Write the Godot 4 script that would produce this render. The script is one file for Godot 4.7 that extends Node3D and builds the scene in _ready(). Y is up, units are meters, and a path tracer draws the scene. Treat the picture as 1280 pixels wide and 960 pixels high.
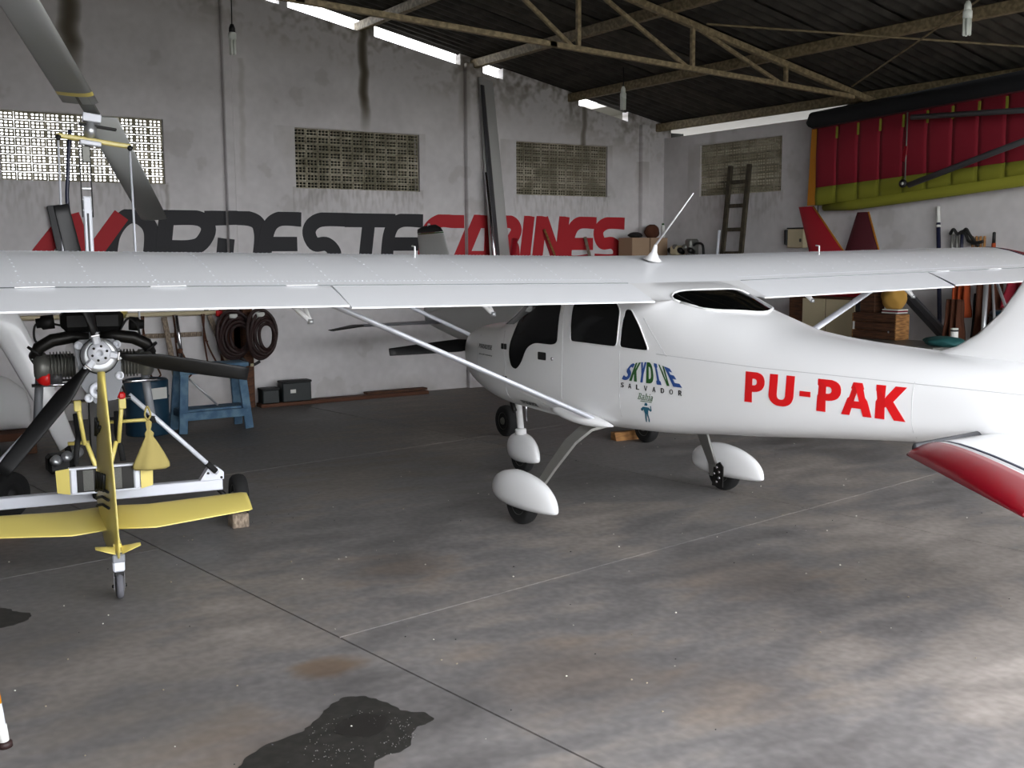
extends Node3D
# A small hangar: a white high-wing aeroplane, a yellow gyrocopter, stored aircraft pieces along the walls.

var org := Vector3.ZERO            # subtracted from every vertex, so parts are written in the coordinates of the place
var no_uv: Callable            # stays empty
var uvf: Callable              # optional uv from a vertex
var rng := RandomNumberGenerator.new()
var M := {}
var used := {}

# ---------------------------------------------------------------- helpers
func numbered(n: String) -> String:
	used[n] = used.get(n, -1) + 1
	return n if used[n] == 0 else "%s_%03d" % [n, used[n]]

func nst(smooth := false) -> SurfaceTool:
	var st := SurfaceTool.new()
	st.begin(Mesh.PRIMITIVE_TRIANGLES)
	st.set_smooth_group(0 if smooth else -1)
	return st

func v(st: SurfaceTool, p: Vector3) -> void:
	if uvf.is_valid():
		st.set_uv(uvf.call(p))
	st.add_vertex(p - org)

func tri(st: SurfaceTool, a: Vector3, b: Vector3, c: Vector3) -> void:
	v(st, a); v(st, b); v(st, c)

func quad(st: SurfaceTool, a: Vector3, b: Vector3, c: Vector3, d: Vector3) -> void:
	tri(st, a, b, c); tri(st, a, c, d)

func obj(called: String, st: SurfaceTool, mat: Material, parent: Node = self) -> MeshInstance3D:
	st.generate_normals()
	var o := MeshInstance3D.new()
	o.name = called
	o.mesh = st.commit()
	o.material_override = mat
	parent.add_child(o, true)
	return o

func tag(o: Node, label: String, category: String, group := "") -> Node:
	o.set_meta("label", label); o.set_meta("category", category)
	if group: o.set_meta("group", group)
	return o

func thing(called: String, label: String, category: String, at := Vector3.ZERO, turn := 0.0, group := "") -> Node3D:
	var o := Node3D.new()
	o.name = numbered(called)
	add_child(o)
	o.position = at
	o.rotation.y = turn
	tag(o, label, category, group)
	org = at if turn == 0.0 else Vector3.ZERO
	return o

func solo(called: String, st: SurfaceTool, mat: Material, at: Vector3, label: String, category: String, group := "") -> MeshInstance3D:
	var o := obj(numbered(called), st, mat)
	o.position = at
	tag(o, label, category, group)
	return o

func struct(called: String, st: SurfaceTool, mat: Material, parent: Node = self) -> MeshInstance3D:
	var o := obj(called, st, mat, parent)
	if parent == self: o.set_meta("kind", "structure")
	return o

func structure(called: String, at := Vector3.ZERO) -> Node3D:
	var o := Node3D.new()
	o.name = called
	add_child(o)
	o.position = at
	o.set_meta("kind", "structure")
	org = at
	return o

# box with chamfered edges
func box(st: SurfaceTool, c: Vector3, s: Vector3, b := Basis.IDENTITY, bev := 0.0) -> void:
	var h := s * 0.5
	if bev <= 0.0:
		for ax in 3:
			for sg: float in [-1.0, 1.0]:
				var n := Vector3.ZERO; n[ax] = sg * h[ax]
				var u := Vector3.ZERO; u[(ax + 1) % 3] = h[(ax + 1) % 3]
				var w := Vector3.ZERO; w[(ax + 2) % 3] = h[(ax + 2) % 3] * sg
				quad(st, c + b * (n - u - w), c + b * (n - u + w), c + b * (n + u + w), c + b * (n + u - w))
		return
	var k := h - Vector3.ONE * minf(bev, minf(h.x, minf(h.y, h.z)) * 0.9)
	var f := func(sx: float, sy: float, sz: float, ax: int) -> Vector3:
		var p := Vector3(sx * k.x, sy * k.y, sz * k.z)
		p[ax] = [sx, sy, sz][ax] * h[ax]
		return c + b * p
	for ax in 3:
		var a1 := (ax + 1) % 3
		var a2 := (ax + 2) % 3
		for sg: float in [-1.0, 1.0]:
			var q := []
			for t in ([[-1, -1], [-1, 1], [1, 1], [1, -1]] if sg > 0 else [[-1, -1], [1, -1], [1, 1], [-1, 1]]):
				var e := [0.0, 0.0, 0.0]
				e[ax] = sg; e[a1] = t[0]; e[a2] = t[1]
				q.append(f.call(e[0], e[1], e[2], ax))
			quad(st, q[0], q[1], q[2], q[3])
			for s2: float in [-1.0, 1.0]:        # edge between faces ax and a1
				var e0 := [0.0, 0.0, 0.0]; e0[ax] = sg; e0[a1] = s2; e0[a2] = -1.0
				var e1 := e0.duplicate(); e1[a2] = 1.0
				var A: Vector3 = f.call(e0[0], e0[1], e0[2], ax)
				var B: Vector3 = f.call(e1[0], e1[1], e1[2], ax)
				var C: Vector3 = f.call(e1[0], e1[1], e1[2], a1)
				var D: Vector3 = f.call(e0[0], e0[1], e0[2], a1)
				if sg * s2 > 0: quad(st, A, D, C, B)
				else: quad(st, A, B, C, D)
	for sx: float in [-1.0, 1.0]:
		for sy: float in [-1.0, 1.0]:
			for sz: float in [-1.0, 1.0]:
				var A: Vector3 = f.call(sx, sy, sz, 0)
				var B: Vector3 = f.call(sx, sy, sz, 1)
				var C: Vector3 = f.call(sx, sy, sz, 2)
				if sx * sy * sz > 0: tri(st, A, C, B)
				else: tri(st, A, B, C)

func bxs(c: Vector3, s: Vector3, b := Basis.IDENTITY, bev := 0.004) -> SurfaceTool:
	var st := nst()
	box(st, c, s, b, bev)
	return st

func along(d: Vector3) -> Basis:      # y axis along d
	var y := d.normalized()
	var x := y.cross(Vector3(0, 0, 1) if absf(y.z) < 0.9 else Vector3(1, 0, 0)).normalized()
	return Basis(x, y, x.cross(y))

func loft(st: SurfaceTool, rings: Array, closed := true, c0 := true, c1 := true) -> void:
	for i in rings.size() - 1:
		var a: Array = rings[i]
		var b: Array = rings[i + 1]
		var n := a.size()
		for j in (n if closed else n - 1):
			quad(st, a[j], a[(j + 1) % n], b[(j + 1) % n], b[j])
	for e in 2:
		if (c0 if e == 0 else c1):
			var r: Array = rings[0] if e == 0 else rings[-1]
			var m := Vector3.ZERO
			for p in r: m += p
			m /= r.size()
			for j in r.size():
				if e == 0: tri(st, m, r[(j + 1) % r.size()], r[j])
				else: tri(st, m, r[j], r[(j + 1) % r.size()])

func ring(c: Vector3, x: Vector3, y: Vector3, n := 10) -> Array:
	var o := []
	for i in n:
		o.append(c + x * cos(TAU * i / n) + y * sin(TAU * i / n))
	return o

func tube(st: SurfaceTool, pts: Array, r, n := 8, flat := 1.0) -> void:
	var rings := []
	for i in pts.size():
		var d: Vector3 = (pts[mini(i + 1, pts.size() - 1)] - pts[maxi(i - 1, 0)])
		var bs := along(d)
		var rr: float = r[i] if r is Array else r
		rings.append(ring(pts[i], bs.x * rr, bs.z * rr * flat, n))
	loft(st, rings)

func tubes(pts: Array, r, n := 8) -> SurfaceTool:
	var st := nst(true)
	tube(st, pts, r, n)
	return st

func lathe(st: SurfaceTool, o: Vector3, axis: Vector3, prof: Array, n := 20) -> void:   # prof of [radius, height]
	var bs := along(axis)
	var rings := []
	for p in prof:
		rings.append(ring(o + bs.y * p[1], bs.x * maxf(p[0], 0.0004), bs.z * maxf(p[0], 0.0004), n))
	loft(st, rings)

func lathes(o: Vector3, axis: Vector3, prof: Array, n := 20) -> SurfaceTool:
	var st := nst(true)
	lathe(st, o, axis, prof, n)
	return st

# polygon (2D) extruded: point = o + ex*x + ey*y, thickness along ez
func slab(st: SurfaceTool, poly: PackedVector2Array, o: Vector3, ex: Vector3, ey: Vector3, ez: Vector3) -> void:
	var idx := Geometry2D.triangulate_polygon(poly)
	for i in range(0, idx.size(), 3):
		var p := []
		for k in 3:
			p.append(o + ex * poly[idx[i + k]].x + ey * poly[idx[i + k]].y)
		tri(st, p[0], p[1], p[2])
		tri(st, p[0] + ez, p[2] + ez, p[1] + ez)
	for i in poly.size():
		var a := o + ex * poly[i].x + ey * poly[i].y
		var j := (i + 1) % poly.size()
		var b := o + ex * poly[j].x + ey * poly[j].y
		quad(st, a, b, b + ez, a + ez)

func slabs(poly: Array, o: Vector3, ex: Vector3, ey: Vector3, ez: Vector3) -> SurfaceTool:
	var st := nst()
	slab(st, PackedVector2Array(poly), o, ex, ey, ez)
	return st

func mat(called: String, c: Color, rough := 0.6, metal := 0.0) -> StandardMaterial3D:
	var m := StandardMaterial3D.new()
	m.resource_name = called
	m.albedo_color = c
	m.roughness = rough
	m.metallic = metal
	m.cull_mode = BaseMaterial3D.CULL_DISABLED
	M[called] = m
	return m

func noisy(m: StandardMaterial3D, a: Color, b: Color, freq: float, scale: Vector3, bump := 0.0, sd := 1) -> StandardMaterial3D:
	var nz := FastNoiseLite.new()
	nz.seed = sd
	nz.frequency = freq
	nz.fractal_octaves = 4
	var g := Gradient.new()
	g.set_color(0, a); g.set_color(1, b)
	g.set_offset(0, 0.25); g.set_offset(1, 0.75)
	var t := NoiseTexture2D.new()
	t.width = 256; t.height = 256; t.seamless = true
	t.noise = nz; t.color_ramp = g
	m.albedo_color = Color.WHITE
	m.albedo_texture = t
	m.uv1_triplanar = true; m.uv1_world_triplanar = true
	m.uv1_scale = scale
	if bump > 0.0:
		m.heightmap_enabled = true
		m.heightmap_scale = bump
		m.heightmap_texture = t
	return m

func text_mesh(s: String, h: float, bold := true, face := "Droid Sans", heavy := 0.0) -> TextMesh:
	var f := SystemFont.new()
	f.font_names = PackedStringArray([face])
	f.font_weight = 700 if bold else 400
	var fv := FontVariation.new()
	fv.base_font = f
	fv.variation_embolden = heavy
	var t := TextMesh.new()
	t.font = fv
	t.text = s
	t.font_size = 64
	t.pixel_size = h / 64.0 / 0.714
	t.depth = 0.004
	t.curve_step = 2.0
	return t

# ---------------------------------------------------------------- materials
func wall_image(w: int, h: int, sx: float, sy: float, top: Callable, streaks: Array, vents: Array, sd: int) -> ImageTexture:
	var n1 := FastNoiseLite.new(); n1.seed = sd; n1.frequency = 0.9; n1.fractal_octaves = 5
	var n2 := FastNoiseLite.new(); n2.seed = sd + 7; n2.frequency = 6.0; n2.fractal_octaves = 2
	var im := Image.create(w, h, false, Image.FORMAT_RGB8)
	for j in h:
		var y := sy * (1.0 - (j + 0.5) / h)
		for i in w:
			var x := sx * (i + 0.5) / w
			var a := n1.get_noise_2d(x, y)
			var b := n2.get_noise_2d(x, y)
			var c := 0.8 + 0.05 * a + 0.02 * b
			var dirt := clampf((0.7 - (top.call(x) - y)) * 1.2, 0.0, 1.0) * clampf(0.25 + 1.6 * a + 0.8 * b, 0.0, 1.0) * 0.6
			dirt += clampf(0.3 - y, 0.0, 0.3) * 0.9 * clampf(0.5 + a, 0.0, 1.0)
			dirt += clampf((-a - 0.42) * 1.2, 0.0, 0.07)
			for s in streaks:
				var d: float = absf(x - s[0] - 0.03 * n2.get_noise_2d(s[0], y * 0.4)) / s[1]
				if d < 1.0 and y < s[3] and y > s[2]:
					dirt = maxf(dirt, (1.0 - d * d) * s[4] * clampf((y - s[2]) / 0.5, 0.0, 1.0))
			for q in vents:
				if x > q[0] - 0.05 and x < q[1] + 0.05 and y < 3.02 and y > 2.4:
					dirt += 0.16 * clampf((y - 2.4) / 0.6, 0.0, 1.0) * clampf(0.3 + 1.6 * n2.get_noise_2d(x * 2.5, 0.6 * y), 0.0, 1.0)
				elif x > q[0] - 0.3 and x < q[1] + 0.1 and y > 3.02 and y < 3.85:
					dirt += 0.12 * clampf(0.2 + a * 2.0, 0.0, 1.0)
			var k := clampf(dirt, 0.0, 0.85)
			im.set_pixel(i, j, Color(c * 1.0, c * 0.985, c * 0.985).lerp(Color(0.25, 0.22, 0.16), k))
	return ImageTexture.create_from_image(im)

func floor_image(n: int, s: float) -> Array:
	var n1 := FastNoiseLite.new(); n1.seed = 4; n1.frequency = 0.32; n1.fractal_octaves = 6
	var n2 := FastNoiseLite.new(); n2.seed = 9; n2.frequency = 2.2; n2.fractal_octaves = 4
	var n3 := FastNoiseLite.new(); n3.seed = 19; n3.frequency = 14.0; n3.fractal_octaves = 2
	var im := Image.create(n, n, false, Image.FORMAT_RGB8)
	var ro := Image.create(n, n, false, Image.FORMAT_RGB8)
	# rust and oil marks that lie on the concrete: x, z, radius, strength, rusty
	var marks := [[2.07, -4.93, 0.16, 0.75, 1.0], [3.15, -6.34, 0.35, 0.35, 1.0], [3.1, -4.2, 0.5, 0.3, 1.0], [1.2, -4.9, 0.5, 0.3, 0.2], [5.0, -4.9, 0.5, 0.22, 0.8], [0.9, -6.2, 0.5, 0.35, 0.0], [4.4, -9.3, 0.9, 0.3, 0.1], [3.6, -3.6, 0.4, 0.25, 0.9], [5.3, -7.9, 0.6, 0.3, 0.0], [6.6, -6.3, 0.5, 0.25, 0.0], [2.6, -8.8, 0.8, 0.3, 0.1], [1.5, -4.25, 0.4, 0.3, 0.6]]
	for j in n:
		var z := -s * (1.0 - (j + 0.5) / n) + 1.0
		for i in n:
			var x := s * (i + 0.5) / n
			var a := n1.get_noise_2d(x + z * 0.35, z - x * 0.1)
			var b := n2.get_noise_2d(x * 0.55, z * 1.25)
			var c := n3.get_noise_2d(x, z)
			var g := 0.455 + 0.11 * a + 0.085 * b + 0.045 * c
			var col := Color(g * 1.02, g * 0.99, g * 0.975)
			col = col.lerp(Color(g * 1.06, g * 0.98, g * 0.9), clampf(a * 1.5 + b * 0.8, 0.0, 0.5))
			for m in marks:
				var d: float = Vector2(x - m[0], z - m[1]).length() / m[2]
				if d < 1.5:
					var k: float = clampf((1.25 - d + 0.9 * b) * m[3], 0.0, m[3] * 0.9)
					col = col.lerp(Color(0.36, 0.25, 0.15) if m[4] > 0.5 else Color(0.3, 0.29, 0.27), k * (0.7 if m[4] > 0.5 else 1.0))
			im.set_pixel(i, j, col)
			var r := clampf(0.62 + 0.25 * a + 0.2 * b, 0.3, 0.95)
			ro.set_pixel(i, j, Color(r, r, r))
	return [ImageTexture.create_from_image(im), ImageTexture.create_from_image(ro)]

func gable_top(x: float) -> float:
	return 4.19 + 0.197 * (12.05 - x) if x > 1.2 else 4.19 + 0.197 * (9.65 + x)

func materials() -> void:
	var w1 := mat("plaster_back", Color.WHITE, 0.9)
	w1.albedo_texture = wall_image(1024, 512, 13.0, 6.5, gable_top, [[6.86, 0.09, 3.8, 5.3, 0.85], [8.5, 0.1, 3.9, 4.9, 0.3], [10.52, 0.05, 3.95, 4.5, 0.5], [10.78, 0.07, 3.3, 4.5, 0.6], [5.05, 0.05, 2.9, 4.7, 0.12], [4.0, 0.03, 2.2, 3.0, 0.2], [12.0, 0.15, 3.0, 3.6, 0.2], [2.9, 0.15, 4.2, 6.0, 0.8]], [[2.04, 3.99], [5.79, 7.74], [9.46, 11.27]], 3)
	var w2 := mat("plaster_side", Color.WHITE, 0.9)
	w2.albedo_texture = wall_image(512, 256, 13.0, 6.5, func(_x): return 4.6, [[1.2, 0.1, 3.4, 4.0, 0.15]], [[0.9, 2.7]], 11)
	noisy(mat("concrete_old", Color.WHITE, 0.95), Color(0.42, 0.4, 0.37), Color(0.62, 0.6, 0.57), 0.03, Vector3(0.5, 0.5, 0.5))
	var fl := mat("floor", Color.WHITE, 0.7)
	var fi := floor_image(1024, 16.0)
	fl.albedo_texture = fi[0]
	fl.roughness_texture = fi[1]
	fl.roughness = 1.0
	mat("joint", Color(0.2, 0.19, 0.17), 0.95)
	noisy(mat("roof", Color.WHITE, 0.85), Color(0.17, 0.16, 0.14), Color(0.26, 0.245, 0.22), 0.02, Vector3(0.6, 0.6, 0.6), 0.0, 5)
	noisy(mat("roof_light", Color.WHITE, 0.85), Color(0.21, 0.2, 0.17), Color(0.3, 0.28, 0.25), 0.02, Vector3(0.6, 0.6, 0.6), 0.0, 6)
	noisy(mat("truss", Color.WHITE, 0.65), Color(0.42, 0.37, 0.27), Color(0.56, 0.5, 0.38), 0.03, Vector3(1.5, 1.5, 1.5), 0.0, 8)
	noisy(mat("block", Color.WHITE, 0.95), Color(0.5, 0.48, 0.4), Color(0.74, 0.71, 0.63), 0.02, Vector3(0.5, 0.5, 0.5), 0.0, 9)
	mat("paint_black", Color(0.13, 0.13, 0.145), 0.7)
	mat("paint_red", Color(0.66, 0.09, 0.13), 0.7)
	mat("sky_wall", Color(0.5, 0.49, 0.47), 0.9)
	noisy(mat("apron", Color.WHITE, 0.95), Color(0.26, 0.26, 0.22), Color(0.36, 0.35, 0.3), 0.03, Vector3(0.5, 0.5, 0.5))
	mat("dark_green", Color(0.06, 0.065, 0.04), 0.95)
	# aeroplane
	var pw := mat("white", Color(0.93, 0.93, 0.93), 0.28)
	pw.clearcoat_enabled = true; pw.clearcoat = 0.5; pw.clearcoat_roughness = 0.12
	mat("wing_white", Color(0.9, 0.905, 0.915), 0.3)
	mat("seam", Color(0.76, 0.76, 0.76), 0.7)
	mat("hinge", Color(0.5, 0.52, 0.52), 0.7)
	mat("glass_dark", Color(0.02, 0.024, 0.024), 0.06).metallic_specular = 0.25
	mat("glass_green", Color(0.1, 0.17, 0.16), 0.06)
	mat("red_gloss", Color(0.48, 0.025, 0.09), 0.3).metallic_specular = 0.3
	mat("letter_red", Color(0.86, 0.08, 0.1), 0.45)
	mat("navy", Color(0.09, 0.1, 0.2), 0.4)
	mat("logo_blue", Color(0.16, 0.3, 0.56), 0.5)
	mat("logo_green", Color(0.13, 0.33, 0.12), 0.5)
	mat("logo_teal", Color(0.12, 0.36, 0.45), 0.5)
	mat("ink", Color(0.06, 0.07, 0.07), 0.6)
	mat("rubber", Color(0.07, 0.07, 0.07), 0.85)
	mat("rubber_grey", Color(0.36, 0.36, 0.38), 0.8)
	mat("steel", Color(0.72, 0.72, 0.7), 0.3, 0.9)
	mat("chrome", Color(0.82, 0.82, 0.84), 0.16, 1.0)
	mat("alu", Color(0.78, 0.79, 0.8), 0.35, 0.75)
	mat("alu_white", Color(0.86, 0.87, 0.9), 0.4, 0.1)
	mat("blade", Color(0.045, 0.045, 0.05), 0.5)
	mat("black", Color(0.05, 0.05, 0.05), 0.6)
	mat("dark_metal", Color(0.16, 0.155, 0.15), 0.4, 0.6)
	mat("grey_metal", Color(0.45, 0.45, 0.43), 0.45, 0.5)
	# gyrocopter and the rest
	mat("rotor_white", Color(0.74, 0.75, 0.74), 0.45)
	var ye := mat("yellow", Color(0.87, 0.8, 0.44), 0.3)
	ye.clearcoat_enabled = true; ye.clearcoat = 0.5
	mat("yellow_pale", Color(0.84, 0.76, 0.45), 0.5)
	mat("red_plastic", Color(0.8, 0.08, 0.08), 0.35)
	mat("cloth_khaki", Color(0.66, 0.6, 0.36), 0.95)
	mat("grey_paint", Color(0.5, 0.51, 0.53), 0.45)
	mat("grey_dark", Color(0.27, 0.27, 0.28), 0.55)
	mat("silver_body", Color(0.74, 0.74, 0.73), 0.4)
	noisy(mat("blue_wood", Color.WHITE, 0.8), Color(0.25, 0.37, 0.48), Color(0.38, 0.5, 0.58), 0.02, Vector3(1, 1, 1), 0.0, 13)
	noisy(mat("wood", Color.WHITE, 0.8), Color(0.46, 0.31, 0.16), Color(0.64, 0.46, 0.26), 0.015, Vector3(1.5, 9, 1), 0.0, 14)
	noisy(mat("wood_dark", Color.WHITE, 0.8), Color(0.25, 0.15, 0.085), Color(0.36, 0.22, 0.13), 0.015, Vector3(1.5, 9, 1), 0.0, 15)
	noisy(mat("wood_grey", Color.WHITE, 0.9), Color(0.42, 0.37, 0.32), Color(0.6, 0.54, 0.47), 0.03, Vector3(4, 2, 4), 0.0, 16)
	noisy(mat("ladder", Color.WHITE, 0.9), Color(0.2, 0.18, 0.14), Color(0.3, 0.27, 0.21), 0.02, Vector3(3, 1, 3), 0.0, 18)
	mat("barrel_blue", Color(0.09, 0.22, 0.3), 0.5)
	mat("paper", Color(0.82, 0.82, 0.8), 0.8)
	mat("hose", Color(0.16, 0.08, 0.07), 0.6)
	mat("battery", Color(0.05, 0.09, 0.09), 0.5)
	mat("rust", Color(0.33, 0.2, 0.13), 0.85)
	var sr := mat("sail_red", Color(0.49, 0.02, 0.12), 0.85)
	sr.backlight_enabled = true; sr.backlight = Color(0.08, 0.0, 0.02)
	var sl := mat("sail_lime", Color(0.48, 0.48, 0.11), 0.85)
	sl.backlight_enabled = true; sl.backlight = Color(0.05, 0.05, 0.0)
	mat("sail_orange", Color(0.66, 0.42, 0.04), 0.85)
	mat("cover_black", Color(0.025, 0.03, 0.05), 0.9)
	mat("maroon", Color(0.3, 0.07, 0.11), 0.7)
	mat("fin_red", Color(0.6, 0.05, 0.12), 0.6)
	mat("cream", Color(0.78, 0.73, 0.6), 0.7)
	mat("tan", Color(0.62, 0.52, 0.42), 0.8)
	mat("cloth_yellow", Color(0.74, 0.57, 0.27), 0.95)
	mat("cloth_orange", Color(0.6, 0.25, 0.1), 0.95)
	mat("cloth_brown", Color(0.3, 0.16, 0.09), 0.95)
	mat("teal", Color(0.08, 0.3, 0.3), 0.7)
	mat("blue_cloth", Color(0.05, 0.12, 0.25), 0.9)
	mat("cfl", Color(0.85, 0.87, 0.84), 0.3)
	var oil := mat("oil", Color(0.14, 0.13, 0.12), 0.3)
	oil.metallic_specular = 0.35
	noisy(mat("oil_edge", Color.WHITE, 0.6), Color(0.14, 0.135, 0.12), Color(0.19, 0.18, 0.165), 0.05, Vector3(1, 1, 1), 0.0, 21)
	mat("post_yellow", Color(0.9, 0.6, 0.05), 0.5)

# ---------------------------------------------------------------- the place
func roof_y(x: float) -> float:
	return 4.21 + 0.2 * (12.5 - x) if x > 1.2 else 4.21 + 0.2 * (10.1 + x)

func _ready() -> void:
	var cam := Camera3D.new()
	cam.name = "camera"
	cam.position = Vector3(0, 2.1, 0)
	cam.basis = Basis.from_euler(Vector3(deg_to_rad(-6.967), deg_to_rad(-32.908), deg_to_rad(-0.294)), EULER_ORDER_YXZ)
	cam.fov = 39.14
	cam.near = 0.05
	cam.far = 200.0
	add_child(cam)
	cam.current = true
	var we := WorldEnvironment.new()
	we.name = "environment"
	var env := Environment.new()
	var sm := ProceduralSkyMaterial.new()
	sm.sky_top_color = Color(0.84, 0.85, 0.87)
	sm.sky_horizon_color = Color(0.90, 0.905, 0.915)
	sm.ground_horizon_color = Color(0.72, 0.71, 0.70)
	sm.ground_bottom_color = Color(0.6, 0.59, 0.57)
	sm.sun_angle_max = 0.0
	var sky := Sky.new()
	sky.sky_material = sm
	env.background_mode = Environment.BG_SKY
	env.sky = sky
	env.background_energy_multiplier = 1.0
	env.tonemap_mode = Environment.TONE_MAPPER_LINEAR
	env.tonemap_exposure = 12.0
	env.sdfgi_enabled = true
	env.ssao_enabled = true
	env.ssil_enabled = true
	we.environment = env
	add_child(we)
	rng.seed = 7
	materials()
	shell()
	roof()
	airplane()
	gyro()
	stored_plane()
	right_wall_things()
	back_wall_things()
	left_things()
	floor_things()

const FRONT := -0.2           # the open end of the hangar
const MOUTH := 4.9            # height of the opening under the front gable

func shell() -> void:
	org = Vector3.ZERO
	# floor: a dark base with concrete bays laid on it, joints open between them
	var st := nst()
	box(st, Vector3(1.2, -0.11, (2.4 - 14.6) / 2), Vector3(22.6, 0.2, 2.4 + 14.6))
	var fl := struct("floor", st, M.joint)
	var u := Vector2(0.99, -0.139)
	var w := Vector2(0.139, 0.99)
	var p0 := Vector2(2.31, -5.33)
	var room := PackedVector2Array([Vector2(-10.1, -14.46), Vector2(12.5, -14.46), Vector2(12.5, 2.4), Vector2(-10.1, 2.4)])
	uvf = func(p: Vector3) -> Vector2: return Vector2(p.x / 16.0, (p.z - 1.0) / 16.0 + 1.0)
	for i in range(-4, 4):
		for j in range(-4, 4):
			var q := PackedVector2Array()
			var off := 0.0 if i >= 0 else 2.1
			for k in [[0, 0], [1, 0], [1, 1], [0, 1]]:
				var e := 0.006
				var a: float = (i + k[0]) * 4.5 + (e if k[0] == 0 else -e)
				var b: float = (j + k[1]) * 4.5 + (e if k[1] == 0 else -e) + off
				q.append(p0 + u * a + w * b)
			for piece in Geometry2D.intersect_polygons(q, room):
				st = nst()
				slab(st, piece, Vector3(0, -0.012, 0), Vector3(1, 0, 0), Vector3(0, 0, 1), Vector3(0, 0.012, 0))
				obj("concrete_bay", st, M.floor, fl)
	# rear wall under the gable, with block vents
	var holes := [[2.04, 3.99], [5.79, 7.74], [9.46, 11.27]]
	uvf = func(p: Vector3) -> Vector2: return Vector2(p.x / 13.0, 1.0 - p.y / 6.5)
	var z := -14.46
	st = nst()
	var polys := [[[-10.1, 0], [12.65, 0], [12.65, 3.0], [-10.1, 3.0]]]
	var xs := [-10.1, 2.04, 3.99, 5.79, 7.74, 9.46, 11.27, 12.65]
	for i in range(0, 8, 2):
		polys.append([[xs[i], 3.0], [xs[i + 1], 3.0], [xs[i + 1], 3.83], [xs[i], 3.83]])
	polys.append([[-10.1, 3.83], [12.65, 3.83], [12.65, gable_top(12.65)], [1.2, gable_top(1.2)], [-10.1, gable_top(-10.1)]])
	# stretches where the masonry reaches the sheets, and the column heads
	for r in [[9.22, 10.68], [8.46, 8.82], [6.86, 7.04], [11.7, 12.65], [4.7, 5.0], [5.62, 5.74]]:
		polys.append([[r[0], gable_top(r[0])], [r[1], gable_top(r[1])], [r[1], roof_y(r[1]) + 0.05], [r[0], roof_y(r[0]) + 0.05]])
	for q in polys:
		var pp := PackedVector2Array()
		for t in q: pp.append(Vector2(t[0], t[1]))
		slab(st, pp, Vector3(0, 0, z), Vector3(1, 0, 0), Vector3(0, 1, 0), Vector3(0, 0, -0.15))
	var wb := struct("wall_back", st, M.plaster_back)
	lettering(wb)
	# right wall
	uvf = func(p: Vector3) -> Vector2: return Vector2((p.z + 14.46) / 13.0, 1.0 - p.y / 6.5)
	st = nst()
	for q in [[-14.46, FRONT, 0.0, 3.0], [-14.46, -13.56, 3.0, 3.83], [-11.76, FRONT, 3.0, 3.83], [-14.46, FRONT, 3.83, 4.02], [-10.55, -10.15, 4.02, 4.2]]:
		box(st, Vector3(12.575, (q[2] + q[3]) / 2, (q[0] + q[1]) / 2), Vector3(0.15, q[3] - q[2], q[1] - q[0]))
	struct("wall_right", st, M.plaster_side)
	uvf = no_uv
	st = nst()
	box(st, Vector3(-10.175, 2.1, (FRONT - 14.46) / 2), Vector3(0.15, 4.2, FRONT + 14.46))
	struct("wall_left", st, M.plaster_side)
	# front wall: piers and the gable over the open hangar door
	st = nst()
	var k := (roof_y(1.2) - MOUTH) / 0.2
	var fp := [[[-10.1, 0], [-0.6, 0], [-0.6, MOUTH], [-7.5, MOUTH], [-10.1, 4.1]], [[12.2, 0], [12.65, 0], [12.65, 4.1], [12.2, 4.1]], [[1.2 - k, MOUTH], [1.2 + k, MOUTH], [1.2, roof_y(1.2)]]]
	for q in fp:
		var pp := PackedVector2Array()
		for t in q: pp.append(Vector2(t[0], t[1]))
		slab(st, pp, Vector3(0, 0, FRONT), Vector3(1, 0, 0), Vector3(0, 1, 0), Vector3(0, 0, 0.15))
	struct("wall_front", st, M.plaster_side)
	# pilasters on the rear wall
	var n := 1
	for c in [[4.84, 0.12, 5.65], [8.66, 0.3, 4.93], [12.02, 0.16, 4.22]]:
		uvf = func(p: Vector3) -> Vector2: return Vector2(p.x / 13.0, 1.0 - p.y / 6.5)
		st = bxs(Vector3(c[0], c[2] / 2, z + 0.05), Vector3(c[1], c[2], 0.1), Basis.IDENTITY, 0.012)
		struct("trim_%d" % n, st, M.plaster_back)
		n += 1
	uvf = no_uv
	# pierced concrete block vents
	for h in 4:
		var o := structure("window_%d" % (h + 1))
		org = Vector3.ZERO
		var cw := 0.1772
		var m: Mesh = null
		var cols := 11
		if h == 2: cw = 1.81 / 11
		if h == 3: cols = 10; cw = 0.18
		for i in cols:
			for j in 8:
				var b: MeshInstance3D
				if m == null:
					b = obj("block", block_mesh(cw - 0.008, 0.83 / 8 - 0.007, 0.018 if h == 0 else 0.009), M.block, o)
					m = b.mesh
				else:
					b = MeshInstance3D.new()
					b.name = "block"
					b.mesh = m
					b.material_override = M.block
					o.add_child(b, true)
				var jit := rng.randf_range(-0.004, 0.004)
				if h < 3:
					b.position = Vector3(holes[h][0] + (i + 0.5) * cw, 3.0 + (j + 0.5) * 0.83 / 8, z - 0.06 + jit)
				else:
					b.position = Vector3(12.56 + jit, 3.0 + (j + 0.5) * 0.83 / 8, -13.56 + (i + 0.5) * cw)
					b.rotation.y = PI / 2
	# outside: yard, the neighbour's wall past the eave, a dark lean-to and shrubs close behind the vents
	st = nst()
	box(st, Vector3(0, -0.25, -5), Vector3(160, 0.2, 160))
	struct("ground", st, M.apron)
	st = nst()
	box(st, Vector3(14.6, 2.6, -8), Vector3(0.2, 5.2, 30))
	box(st, Vector3(14.1, 5.0, -8), Vector3(1.2, 0.1, 30))
	struct("boundary_wall", st, M.sky_wall)
	st = nst()
	box(st, Vector3(13.3, 1.95, -11), Vector3(0.3, 3.9, 12))
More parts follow.
